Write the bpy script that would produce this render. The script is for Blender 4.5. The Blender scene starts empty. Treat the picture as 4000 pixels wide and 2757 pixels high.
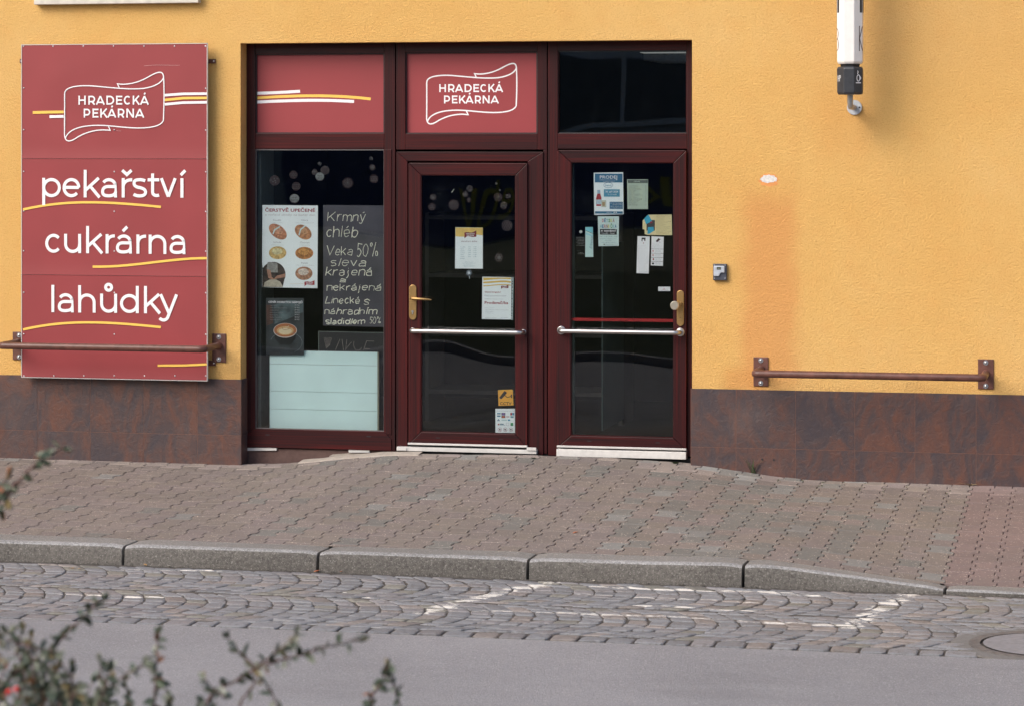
import bpy, math, random
from mathutils import Vector, noise
from math import sin, cos, tan, atan, pi, radians

SC = bpy.context.scene
random.seed(7)
# ------------------------------------------------------------------ camera
F = 10600.0; TH = atan(0.2208); D = 18.28; XC = D*tan(TH); ZC = 2.163; YH = 550.0
CT, ST = cos(TH), sin(TH)
cam_d = bpy.data.cameras.new('camera'); cam = bpy.data.objects.new('camera', cam_d)
SC.collection.objects.link(cam); SC.camera = cam
cam.location = (XC, -D, ZC)
cam.rotation_euler = (radians(90), 0, TH)
cam_d.sensor_width = 36.0; cam_d.lens = F/4000*36.0
cam_d.shift_y = (YH-1378.5)/4000.0
cam_d.clip_start = 0.05; cam_d.clip_end = 500
cam_d.dof.use_dof = True; cam_d.dof.focus_distance = 17.6; cam_d.dof.aperture_fstop = 6.5

# ------------------------------------------------------------------ light
SUN_EL, SUN_AZ = radians(39), radians(-40)      # azimuth measured from -Y (towards the street) to -X
wd = bpy.data.worlds.new("World"); SC.world = wd; wd.use_nodes = True
nt = wd.node_tree; bg = nt.nodes['Background']
sky = nt.nodes.new('ShaderNodeTexSky'); sky.sky_type = 'NISHITA'; sky.sun_disc = False
sky.sun_elevation = SUN_EL; sky.sun_rotation = radians(180+40); sky.air_density = 1.0; sky.dust_density = 4.0; sky.ozone_density = 0.6
nt.links.new(sky.outputs[0], bg.inputs[0]); bg.inputs[1].default_value = 0.15
sd = bpy.data.lights.new('sun', 'SUN'); sun = bpy.data.objects.new('sun', sd); SC.collection.objects.link(sun)
sd.energy = 1.25; sd.angle = radians(38); sd.color = (1.0, 0.975, 0.945)
tosun = Vector((sin(SUN_AZ)*cos(SUN_EL), -cos(SUN_AZ)*cos(SUN_EL), sin(SUN_EL)))
sun.rotation_euler = tosun.to_track_quat('Z', 'Y').to_euler()
SC.view_settings.view_transform = 'Standard'; SC.view_settings.look = 'None'
SC.view_settings.exposure = 0.50; SC.view_settings.gamma = 1.0
SC.cycles.max_bounces = 6; SC.cycles.transparent_max_bounces = 12

# ------------------------------------------------------------------ photo -> place
def P(x, y, Y=0.0):
    u = (x-2000.0)/F
    zc = (D+Y)/(CT+u*ST)
    return Vector((XC+(D+Y)*tan(atan(u)-TH), Y, ZC-(y-YH)*zc/F))
def PX(x, Y=0.0): return P(x, 0, Y).x
def PR(x0, y0, x1, y1, Y=0.0):                 # rectangle -> X0,X1,Z0,Z1
    a, b, c, d = P(x0, y0, Y), P(x1, y0, Y), P(x0, y1, Y), P(x1, y1, Y)
    return a.x, b.x, (c.z+d.z)/2, (a.z+b.z)/2
def G(x, y, z):                                # pixel on horizontal plane z
    zc = (ZC-z)*F/(y-YH); u = (x-2000.0)/F
    Y = zc*(CT+u*ST)-D
    return Vector((XC+(D+Y)*tan(atan(u)-TH), Y, z))
def CS(x, y, zc):                              # a point at a given distance from the lens (for the near shrub)
    u = (x-2000.0)/F
    return Vector((XC, -D, ZC)) + zc*(Vector((-ST, CT, 0))+u*Vector((CT, ST, 0))) + Vector((0, 0, -(y-YH)*zc/F))

# ------------------------------------------------------------------ materials
MATS = {}
def newmat(name):
    m = bpy.data.materials.new(name); m.use_nodes = True
    return m, m.node_tree, m.node_tree.nodes['Principled BSDF']
def N(t, typ, **kw):
    n = t.nodes.new(typ)
    for k, v in kw.items():
        if k.startswith('i_'):
            n.inputs[k[2:].replace('_', ' ')].default_value = v
        else: setattr(n, k, v)
    return n
def L(t, a, b): t.links.new(a, b)
def ramp(t, fac, stops):
    r = t.nodes.new('ShaderNodeValToRGB'); el = r.color_ramp.elements
    while len(el) > len(stops): el.remove(el[-1])
    while len(el) < len(stops): el.new(0.5)
    for e, (p, c) in zip(el, stops):
        e.position = p; e.color = (*c, 1) if len(c) == 3 else c
    L(t, fac, r.inputs[0]); return r.outputs[0]
def mix(t, fac, a, b, mode='MIX'):
    n = t.nodes.new('ShaderNodeMix'); n.data_type = 'RGBA'; n.blend_type = mode
    for s, v in ((n.inputs[0], fac), (n.inputs[6], a), (n.inputs[7], b)):
        if isinstance(v, (int, float)): s.default_value = v
        elif isinstance(v, tuple): s.default_value = (*v, 1)
        else: L(t, v, s)
    return n.outputs[2]
def mth(t, op, a, b=0.0, c=0.0, clamp=False):
    n = t.nodes.new('ShaderNodeMath'); n.operation = op; n.use_clamp = clamp
    for s, v in zip(n.inputs, (a, b, c)):
        if isinstance(v, (int, float)): s.default_value = v
        else: L(t, v, s)
    return n.outputs[0]
def noi(t, vec, scale, detail=3.0, rough=0.55, dist=0.0):
    n = t.nodes.new('ShaderNodeTexNoise'); n.inputs['Scale'].default_value = scale
    n.inputs['Detail'].default_value = detail; n.inputs['Roughness'].default_value = rough
    n.inputs['Distortion'].default_value = dist
    L(t, vec, n.inputs['Vector']); return n.outputs[0]
def coords(t, sx=1, sy=1, sz=1):
    g = t.nodes.new('ShaderNodeNewGeometry'); mp = t.nodes.new('ShaderNodeMapping')
    mp.inputs['Scale'].default_value = (sx, sy, sz); L(t, g.outputs['Position'], mp.inputs[0]); return mp.outputs[0]
def bump(t, b, h, strength, dist=0.01):
    n = t.nodes.new('ShaderNodeBump'); n.inputs['Strength'].default_value = strength; n.inputs['Distance'].default_value = dist
    L(t, h, n.inputs['Height']); L(t, n.outputs[0], b.inputs['Normal'])
def maprange(t, v, a, b, c=0.0, d=1.0, smooth=True):
    n = t.nodes.new('ShaderNodeMapRange'); n.interpolation_type = 'SMOOTHSTEP' if smooth else 'LINEAR'
    for i, k in enumerate((a, b, c, d)): n.inputs[i+1].default_value = k
    L(t, v, n.inputs[0]); return n.outputs[0]

def M(name, col=(0.5, 0.5, 0.5), rough=0.5, metal=0.0, var=0.06, nscale=25.0, bmp=0.0, emit=0.0, spec=0.5):
    if name in MATS: return MATS[name]
    m, t, b = newmat(name)
    v = coords(t); n = noi(t, v, nscale, 4)
    lo = tuple(max(0, c*(1-var*2)) for c in col); hi = tuple(min(1, c*(1+var*2)) for c in col)
    c = ramp(t, n, [(0.25, lo), (0.75, hi)])
    L(t, c, b.inputs['Base Color'])
    b.inputs['Roughness'].default_value = rough; b.inputs['Metallic'].default_value = metal
    b.inputs['Specular IOR Level'].default_value = spec
    if bmp: bump(t, b, noi(t, v, nscale*4, 3), bmp, 0.003)
    if emit:
        L(t, c, b.inputs['Emission Color']); b.inputs['Emission Strength'].default_value = emit
    MATS[name] = m; return m

def mat_plaster():
    m, t, b = newmat('yellow_render')
    g = coords(t); sep = t.nodes.new('ShaderNodeSeparateXYZ'); L(t, g, sep.inputs[0]); X, Z = sep.outputs[0], sep.outputs[2]
    big = noi(t, g, 0.9, 4, 0.6); mid = noi(t, g, 7, 4, 0.6); fine = noi(t, g, 95, 4, 0.75)
    c = ramp(t, big, [(0.3, (0.70, 0.415, 0.135)), (0.5, (0.72, 0.445, 0.155)), (0.72, (0.735, 0.475, 0.185))])
    c = mix(t, maprange(t, mid, 0.42, 0.75, 0, 0.30), c, (0.72, 0.39, 0.13))
    def box(x0, x1, z0, z1, sx, sz, wob=0.05):
        w = mth(t, 'MULTIPLY_ADD', noi(t, g, 4, 4), wob*2, -wob)
        xx = mth(t, 'ADD', X, w); zz = mth(t, 'ADD', Z, w)
        a = maprange(t, xx, x0-sx, x0+sx); bb = maprange(t, xx, x1-sx, x1+sx, 1, 0)
        cc = maprange(t, zz, z0-sz, z0+sz); d = maprange(t, zz, z1-sz, z1+sz, 1, 0)
        return mth(t, 'MULTIPLY', mth(t, 'MULTIPLY', a, bb), mth(t, 'MULTIPLY', cc, d))
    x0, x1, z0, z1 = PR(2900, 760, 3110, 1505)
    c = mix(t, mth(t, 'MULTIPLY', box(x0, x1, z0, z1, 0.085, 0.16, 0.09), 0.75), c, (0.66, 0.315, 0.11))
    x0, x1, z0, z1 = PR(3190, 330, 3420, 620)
    c = mix(t, mth(t, 'MULTIPLY', box(x0, x1, z0, z1, 0.10, 0.14), 0.30), c, (0.62, 0.29, 0.085))  # brown patch under the lamp: dirt plus lamp shadow put into the colour
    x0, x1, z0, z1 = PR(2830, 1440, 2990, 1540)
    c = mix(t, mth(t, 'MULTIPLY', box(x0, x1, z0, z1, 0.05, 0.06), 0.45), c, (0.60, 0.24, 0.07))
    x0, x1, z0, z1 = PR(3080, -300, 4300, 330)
    c = mix(t, mth(t, 'MULTIPLY', box(x0, x1, z0, z1, 0.35, 0.35, 0.2), 0.30), c, (0.60, 0.33, 0.115))  # broad browning around the lamp: stains, with its soft shadow painted in
    dk = maprange(t, noi(t, coords(t, 1, 1, 0.45), 1.7, 6, 0.7), 0.52, 0.78, 0, 0.30)
    c = mix(t, dk, c, (0.60, 0.33, 0.12))
    # rain streak under the upper sill ends, grime above the tiles
    low = mth(t, 'MULTIPLY', maprange(t, Z, ZC-1.682, ZC-1.55, 1, 0), maprange(t, noi(t, g, 3.0, 5), 0.45, 0.75))
    c = mix(t, mth(t, 'MULTIPLY', low, 0.5), c, (0.42, 0.24, 0.09))
    spk = maprange(t, noi(t, g, 38, 5, 0.7), 0.60, 0.78, 0, 0.45)
    c = mix(t, spk, c, (0.52, 0.28, 0.08))
    # pits of the trowelled grain
    c = mix(t, maprange(t, fine, 0.34, 0.52, 0.42, 0.0), c, (0.50, 0.25, 0.06))
    L(t, c, b.inputs['Base Color']); b.inputs['Roughness'].default_value = 0.93; b.inputs['Specular IOR Level'].default_value = 0.2
    h = mth(t, 'ADD', mth(t, 'MULTIPLY', fine, 1.0), mth(t, 'MULTIPLY', noi(t, g, 55, 4), 0.7))
    bump(t, b, h, 0.9, 0.009)
    return m

def mat_tile():
    m, t, b = newmat('slate_tile')
    g = coords(t); a = t.nodes.new('ShaderNodeAttribute'); a.attribute_name = 'tint'
    off = t.nodes.new('ShaderNodeVectorMath'); off.operation = 'MULTIPLY_ADD'
    L(t, a.outputs['Color'], off.inputs[0]); off.inputs[1].default_value = (9, 9, 9); L(t, g, off.inputs[2])
    mp = t.nodes.new('ShaderNodeMapping'); mp.inputs['Rotation'].default_value = (0, 0.75, 0); mp.inputs['Scale'].default_value = (1.35, 1, 0.85)
    L(t, off.outputs[0], mp.inputs[0])
    n1 = noi(t, mp.outputs[0], 3.4, 9, 0.68, 1.3); n2 = noi(t, off.outputs[0], 22, 8, 0.72, 0.6)
    sh = mth(t, 'ADD', n1, mth(t, 'MULTIPLY_ADD', n2, 0.24, -0.12))
    c = ramp(t, sh, [(0.34, (0.044, 0.034, 0.042)), (0.45, (0.062, 0.040, 0.041)), (0.53, (0.084, 0.042, 0.036)), (0.66, (0.118, 0.047, 0.031))])
    c = mix(t, maprange(t, noi(t, g, 2.0, 3), 0.5, 0.8, 0, 0.25), c, (0.16, 0.12, 0.11))
    L(t, c, b.inputs['Base Color']); b.inputs['Roughness'].default_value = 0.52
    bump(t, b, mth(t, 'ADD', n2, n1), 0.6, 0.008); return m

def mat_upvc(name, vert):
    m, t, b = newmat(name)
    v = coords(t, 110, 30, 1.2) if vert else coords(t, 1.2, 30, 110)
    n = noi(t, v, 1.0, 4, 0.6); v2 = coords(t, 9, 3, 0.5) if vert else coords(t, 0.5, 3, 9)
    n2 = noi(t, v2, 1.5, 3)
    c = ramp(t, mth(t, 'ADD', mth(t, 'MULTIPLY', n, 0.6), mth(t, 'MULTIPLY', n2, 0.4)), [(0.36, (0.014, 0.006, 0.007)), (0.5, (0.036, 0.006, 0.007)), (0.64, (0.068, 0.007, 0.007))])
    dust = maprange(t, noi(t, coords(t), 6, 6, 0.7), 0.6, 0.9, 0, 0.03)
    c = mix(t, dust, c, (0.20, 0.15, 0.13))
    L(t, c, b.inputs['Base Color']); b.inputs['Roughness'].default_value = 0.40; b.inputs['Specular IOR Level'].default_value = 0.25
    bump(t, b, n, 0.25, 0.001); return m

def mat_attr_stone(name, kind):
    m, t, b = newmat(name)
    g = coords(t); a = t.nodes.new('ShaderNodeAttribute'); a.attribute_name = 'tint'
    c = a.outputs['Color']
    n = noi(t, g, 60, 4, 0.7); big = noi(t, g, 1.6, 5, 0.6)
    c = mix(t, maprange(t, n, 0.3, 0.7, 0.0, 0.34), c, mix(t, 0.5, c, (0.05, 0.04, 0.035), 'MIX'))
    if kind == 'paver':
        vo = t.nodes.new('ShaderNodeTexVoronoi'); vo.inputs['Scale'].default_value = 62; L(t, g, vo.inputs['Vector'])
        spot = maprange(t, vo.outputs['Distance'], 0.16, 0.30, 1, 0)
        s2 = mth(t, 'MULTIPLY', spot, maprange(t, noi(t, g, 24, 3), 0.48, 0.58))
        c = mix(t, mth(t, 'MULTIPLY', s2, 0.85), c, (0.66, 0.57, 0.48))
        c = mix(t, maprange(t, big, 0.4, 0.75, 0, 0.4), c, (0.13, 0.115, 0.105)); c = mix(t, maprange(t, noi(t, g, 7, 6, 0.75), 0.52, 0.75, 0, 0.35), c, (0.12, 0.11, 0.10))
    if kind == 'sett':
        at = t.nodes.new('ShaderNodeAttribute'); at.attribute_name = 'paint'
        p = mth(t, 'MULTIPLY', at.outputs['Fac'], 1.0)
        nn = noi(t, coords(t, 14, 34, 14), 1.0, 6, 0.8)
        pm = maprange(t, mth(t, 'ADD', p, nn), 1.19, 1.30)
        c = mix(t, maprange(t, noi(t, g, 9, 5, 0.65), 0.5, 0.8, 0, 0.35), c, (0.30, 0.28, 0.27)); c = mix(t, maprange(t, noi(t, g, 30, 6, 0.8), 0.50, 0.64, 0, 0.6), c, (0.10, 0.09, 0.085))
        c = mix(t, mth(t, 'MULTIPLY', pm, 0.9), c, (0.78, 0.75, 0.69))
    L(t, c, b.inputs['Base Color']); b.inputs['Roughness'].default_value = 0.8 if kind == 'paver' else 0.55
    b.inputs['Specular IOR Level'].default_value = 0.35
    bump(t, b, mth(t, 'ADD', n, noi(t, g, 170, 2)), 0.5, 0.004); return m

def mat_ground(name, cols, sc=60, rough=0.9, speck=None, bs=0.6, joint=False):
    m, t, b = newmat(name); g = coords(t)
    n = noi(t, g, sc, 5, 0.7); big = noi(t, g, 0.8, 5, 0.6)
    c = ramp(t, mth(t, 'ADD', mth(t, 'MULTIPLY', n, 0.65), mth(t, 'MULTIPLY', big, 0.35)), [(0.35, cols[0]), (0.65, cols[1])])
    if speck:
        c = mix(t, maprange(t, noi(t, g, 120, 2, 0.7), 0.56, 0.68, 0, 0.5), c, speck)
        c = mix(t, maprange(t, noi(t, g, 105, 2, 0.7), 0.58, 0.70, 0, 0.55), c, tuple(k*0.35 for k in cols[0]))
    if joint: c = mix(t, maprange(t, noi(t, coords(t, 0.6, 2.2, 1), 1.3, 7, 0.72), 0.50, 0.72, 0, 0.22), c, (0.13, 0.125, 0.125)); c = mix(t, maprange(t, noi(t, coords(t, 1.5, 14, 1), 2.2, 6, 0.8), 0.66, 0.71, 0, 0.55), c, (0.10, 0.095, 0.095)); c = mix(t, maprange(t, noi(t, g, 13, 3, 0.6), 0.73, 0.75, 0, 0.6), c, (0.5, 0.5, 0.5))
    L(t, c, b.inputs['Base Color']); b.inputs['Roughness'].default_value = rough
    bump(t, b, mth(t, 'ADD', n, noi(t, g, 240, 2)), bs, 0.005); return m

def mat_glass():
    m = bpy.data.materials.new('window_glass'); m.use_nodes = True; t = m.node_tree
    t.nodes.clear(); out = t.nodes.new('ShaderNodeOutputMaterial')
    tr = N(t, 'ShaderNodeBsdfTransparent'); tr.inputs[0].default_value = (0.975, 0.995, 0.995, 1)
    gl = N(t, 'ShaderNodeBsdfGlossy'); gl.inputs['Roughness'].default_value = 0.0
    fr = N(t, 'ShaderNodeFresnel'); fr.inputs[0].default_value = 1.52
    g = coords(t); bp = t.nodes.new('ShaderNodeBump'); bp.inputs['Strength'].default_value = 0.35; bp.inputs['Distance'].default_value = 0.012
    L(t, noi(t, g, 1.6, 0), bp.inputs['Height']); L(t, bp.outputs[0], gl.inputs['Normal'])
    df = N(t, 'ShaderNodeBsdfDiffuse'); df.inputs[0].default_value = (0.30, 0.36, 0.40, 1)
    dirt = maprange(t, noi(t, g, 5, 7, 0.72), 0.5, 0.85, 0.001, 0.012)
    m0 = t.nodes.new('ShaderNodeMixShader'); L(t, dirt, m0.inputs[0]); L(t, tr.outputs[0], m0.inputs[1]); L(t, df.outputs[0], m0.inputs[2])
    m1 = t.nodes.new('ShaderNodeMixShader'); L(t, mth(t, 'MULTIPLY', fr.outputs[0], 0.8, clamp=True), m1.inputs[0]); L(t, m0.outputs[0], m1.inputs[1]); L(t, gl.outputs[0], m1.inputs[2])
    L(t, m1.outputs[0], out.inputs[0]); return m

def mat_leaf():
    m, t, b = newmat('shrub_leaf')
    a = t.nodes.new('ShaderNodeAttribute'); a.attribute_name = 'tint'
    L(t, a.outputs['Color'], b.inputs['Base Color']); b.inputs['Roughness'].default_value = 0.45; return m

PLASTER = mat_plaster(); TILE = mat_tile(); UV = mat_upvc('mahogany_upright', True); UH = mat_upvc('mahogany_rail', False)
PAVER = mat_attr_stone('paving_block', 'paver'); SETT = mat_attr_stone('granite_sett', 'sett'); GLASS = mat_glass(); LEAF = mat_leaf()
KFACE = mat_ground('kerb_shaded_face', ((0.060, 0.055, 0.050), (0.190, 0.178, 0.163)), 48, 0.85, (0.40, 0.39, 0.36), 1.0)  # kerb front darkened: shade under overhead light, plus dirt, put into the stone colour
KEDGE = mat_ground('kerb_worn_lit_edge', ((0.15, 0.147, 0.143), (0.42, 0.415, 0.415)), 60, 0.8, (0.6, 0.6, 0.6), 0.8)  # pale kerb edge: sky highlight painted in together with the wear
GRANITE = mat_ground('kerb_granite', ((0.16, 0.153, 0.142), (0.285, 0.275, 0.26)), 60, 0.75, (0.52, 0.50, 0.48), 0.8)
ASPHALT = mat_ground('asphalt', ((0.195, 0.189, 0.196), (0.335, 0.325, 0.334)), 110, 0.85, (0.55, 0.53, 0.54), 1.0, True)
JOINT = mat_ground('joint_soil', ((0.045, 0.039, 0.034), (0.105, 0.092, 0.080)), 40, 1.0)
MORTAR = mat_ground('mortar', ((0.30, 0.26, 0.22), (0.46, 0.41, 0.36)), 30, 0.95)
MORTARD = mat_ground('dirty_mortar', ((0.13, 0.12, 0.11), (0.20, 0.19, 0.18)), 40, 0.95)
OLDBASE = mat_ground('painted_base', ((0.085, 0.048, 0.042), (0.13, 0.08, 0.07)), 20, 0.9)
GRASS = mat_ground('verge_soil', ((0.03, 0.04, 0.015), (0.08, 0.09, 0.035)), 30, 1.0)
SIGNRED = M('sign_red', (0.272, 0.037, 0.042), 0.48, var=0.035, nscale=2.2)
SIGNRED2 = M('film_red', (0.280, 0.036, 0.042), 0.5, var=0.03, nscale=2.0)
WHITE = M('white_print', (0.82, 0.82, 0.84), 0.5, var=0.01)
YELLOW = M('yellow_print', (0.86, 0.55, 0.10), 0.5, var=0.02)
ALU = M('white_aluminium', (0.56, 0.555, 0.54), 0.4, var=0.06, nscale=12)
STEEL = M('brushed_steel', (0.62, 0.61, 0.60), 0.28, 1.0, var=0.03)
ZINC = M('zinc_bolt', (0.62, 0.65, 0.68), 0.32, 1.0, var=0.1, nscale=60)
BRONZE = M('bronze_fitting', (0.42, 0.27, 0.11), 0.36, 0.85, var=0.05, nscale=30)
BROWN = M('brown_paint', (0.120, 0.050, 0.038), 0.42, var=0.22, nscale=14, bmp=0.35)
BLACK = M('black_print', (0.015, 0.015, 0.018), 0.5, var=0.02)
PAPER = M('white_paper', (0.88, 0.95, 0.96), 0.7, var=0.012, nscale=6)
PAPERG = M('pale_green_paper', (0.50, 0.60, 0.50), 0.7, var=0.03, nscale=8)
PAPERY = M('cream_paper', (0.84, 0.74, 0.42), 0.7, var=0.03, nscale=8)
INKR = M('crimson_ink', (0.34, 0.03, 0.05), 0.6, var=0.02); INKG = M('grey_ink', (0.36, 0.38, 0.42), 0.6, var=0.02)
INKT = M('teal_ink', (0.20, 0.36, 0.42), 0.6, var=0.02); INKB = M('blue_ink', (0.035, 0.16, 0.29), 0.6, var=0.04)
INKD = M('dark_ink', (0.05, 0.05, 0.055), 0.6, var=0.02); LBLUE = M('light_blue_ink', (0.08, 0.30, 0.44), 0.6, var=0.04)
CYAN = M('cyan_paper', (0.25, 0.66, 0.74), 0.6, var=0.03); GREEN = M('green_ink', (0.03, 0.25, 0.09), 0.6, var=0.03)
REDTAPE = M('red_tape', (0.42, 0.008, 0.012), 0.5, var=0.02)
SLATEB = M('chalkboard_slate', (0.070, 0.068, 0.085), 0.65, var=0.22, nscale=3.5)
CHALK = M('chalk', (0.88, 0.90, 0.70), 0.95, var=0.12, nscale=90)
CHALKD = M('faint_chalk', (0.20, 0.17, 0.16), 0.95, var=0.2, nscale=60)
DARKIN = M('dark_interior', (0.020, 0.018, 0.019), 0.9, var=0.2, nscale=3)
DECAL = M('white_decal', (0.105, 0.100, 0.100), 0.7, var=0.06); DECALF = M('solid_decal', (0.20, 0.22, 0.22), 0.7, var=0.25, nscale=120); DECALR = M('red_decal', (0.022, 0.005, 0.006), 0.7, var=0.1)
CONCRETE = M('concrete', (0.215, 0.205, 0.21), 0.85, var=0.1, nscale=30, bmp=0.4)

# ------------------------------------------------------------------ mesh building
class MB:
    def __init__(s): s.v = []; s.f = []; s.mi = []; s.mats = []; s.starts = []
    def m(s, mat):
        if mat not in s.mats: s.mats.append(mat)
        return s.mats.index(mat)
    def add(s, vs, fs, mat):
        s.starts.append((len(s.v), len(s.f))); b = len(s.v); i = s.m(mat); s.v += [tuple(p) for p in vs]
        for f in fs: s.f.append([b+k for k in f]); s.mi.append(i)
    def build_each(s, name, parent=None, per=1, **kw):   # every add() (or group of them) becomes an object of its own
        st_ = s.starts+[(len(s.v), len(s.f))]; out = []
        for k in range(0, len(s.starts), per):
            (v0, f0), (v1, f1) = st_[k], st_[min(k+per, len(st_)-1)]; q = MB(); q.v = s.v[v0:v1]; q.f = [[i-v0 for i in f] for f in s.f[f0:f1]]
            for i in s.mi[f0:f1]: q.mi.append(q.m(s.mats[i]))
            out.append(q.build(name, parent, **kw))
        return out
    def box(s, x0, x1, y0, y1, z0, z1, mat):
        if x0 > x1: x0, x1 = x1, x0
        if y0 > y1: y0, y1 = y1, y0
        if z0 > z1: z0, z1 = z1, z0
        s.add([(x0, y0, z0), (x1, y0, z0), (x1, y1, z0), (x0, y1, z0), (x0, y0, z1), (x1, y0, z1), (x1, y1, z1), (x0, y1, z1)],
              [(0, 3, 2, 1), (4, 5, 6, 7), (0, 1, 5, 4), (1, 2, 6, 5), (2, 3, 7, 6), (3, 0, 4, 7)], mat)
    def prism(s, pts, y0, y1, mat):             # polygon in XZ (any winding), front y0, back y1
        n = len(pts); ar = sum(pts[i][0]*pts[(i+1) % n][1]-pts[(i+1) % n][0]*pts[i][1] for i in range(n))
        if ar < 0: pts = pts[::-1]
        vs = [(p[0], y0, p[1]) for p in pts]+[(p[0], y1, p[1]) for p in pts]
        s.add(vs, [tuple(range(n)), tuple(range(2*n-1, n-1, -1))]+[(i, i+n, (i+1) % n+n, (i+1) % n) for i in range(n)], mat)
    def frame(s, x0, x1, z0, z1, wl, wr, wt, wb, y0, y1, mv, mh, g=0.0006):
        a, b, c, d = x0+wl, x1-wr, z0+wb, z1-wt
        if wl: s.prism([(x0, z0+g), (a, c+g), (a, d-g), (x0, z1-g)], y0, y1, mv)
        if wr: s.prism([(x1, z0+g), (b, c+g), (b, d-g), (x1, z1-g)], y0, y1, mv)
        if wt: s.prism([(x0+g, z1), (a+g, d), (b-g, d), (x1-g, z1)], y0, y1, mh)
        if wb: s.prism([(x0+g, z0), (a+g, c), (b-g, c), (x1-g, z0)], y0, y1, mh)
    def tube(s, pts, r, mat, n=14, cap=True):
        pts = [Vector(p) for p in pts]; rings = []; prev = None
        for i, p in enumerate(pts):
            d = (pts[min(i+1, len(pts)-1)]-pts[max(i-1, 0)]).normalized()
            if prev is None:
                a = Vector((0, 0, 1)) if abs(d.z) < 0.9 else Vector((1, 0, 0)); e1 = (a-d*a.dot(d)).normalized()
            else: e1 = (prev-d*prev.dot(d)).normalized()
            prev = e1; e2 = d.cross(e1); rr = r[i] if isinstance(r, (list, tuple)) else r
            rings.append([p+rr*(cos(2*pi*k/n)*e1+sin(2*pi*k/n)*e2) for k in range(n)])
        vs = [v for q in rings for v in q]; fs = []
        for i in range(len(pts)-1):
            for k in range(n): fs.append((i*n+k, i*n+(k+1) % n, (i+1)*n+(k+1) % n, (i+1)*n+k))
        if cap: fs += [tuple(range(n-1, -1, -1)), tuple(range((len(pts)-1)*n, len(pts)*n))]
        s.add(vs, fs, mat)
    def disc(s, x, z, r, y0, y1, mat, n=20, rz=None):
        rz = rz or r; s.prism([(x+r*cos(2*pi*k/n), z+rz*sin(2*pi*k/n)) for k in range(n)], y0, y1, mat)
    def dome(s, c, r, h, mat, n=14):            # bolt head facing -Y
        vs = []; fs = []
        for j, (rr, hh) in enumerate(((1, 0), (0.97, 0.25), (0.8, 0.6), (0.5, 0.88), (0.2, 1.0))):
            vs += [(c[0]+r*rr*cos(2*pi*k/n), c[1]-h*hh, c[2]+r*rr*sin(2*pi*k/n)) for k in range(n)]
        for j in range(4):
            for k in range(n): fs.append((j*n+k, j*n+(k+1) % n, (j+1)*n+(k+1) % n, (j+1)*n+k))
        fs.append(tuple(range(4*n, 5*n))); s.add(vs, fs, mat)
    def build(s, name, parent=None, smooth=False, bevel=0.0, col=None, fattr=None):
        me = bpy.data.meshes.new(name); me.from_pydata(s.v, [], s.f)
        for q in s.mats: me.materials.append(q)
        me.polygons.foreach_set('material_index', s.mi)
        if col:
            a = me.color_attributes.new('tint', 'FLOAT_COLOR', 'CORNER'); data = []
            for poly, c in zip(me.polygons, col): data += list((*c, 1))*poly.loop_total
            a.data.foreach_set('color', data)
        if fattr:
            a = me.attributes.new('paint', 'FLOAT', 'POINT'); a.data.foreach_set('value', fattr)
        if smooth:
            me.polygons.foreach_set('use_smooth', [True]*len(me.polygons))
            try: me.set_sharp_from_angle(angle=radians(40))
            except Exception: pass
        me.update(); o = bpy.data.objects.new(name, me); SC.collection.objects.link(o)
        if parent: o.parent = parent; o.matrix_parent_inverse = parent.matrix_world.inverted() if False else o.matrix_parent_inverse
        if parent: shift(o, parent)
        if bevel:
            bm = o.modifiers.new('bevel', 'BEVEL'); bm.width = bevel; bm.segments = 2; bm.limit_method = 'ANGLE'
        return o
ORIG = {}
def worldloc(o):
    l = Vector(o.location)
    while o.parent: o = o.parent; l += Vector(o.location)
    return l
def shift(o, parent):                           # vertices were given in world space: put the object at minus the parent's place
    o.location = -worldloc(parent)
def tag(o, label=None, cat=None, group=None, kind=None):
    if label: o['label'] = label
    if cat: o['category'] = cat
    if group: o['group'] = group
    if kind: o['kind'] = kind
    return o
def E(name, loc, label, cat, group=None):
    o = bpy.data.objects.new(name, None); SC.collection.objects.link(o); o.location = loc; o.empty_display_size = 0.1
    return tag(o, label, cat, group)
def S(o): return tag(o, kind='structure')

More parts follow.
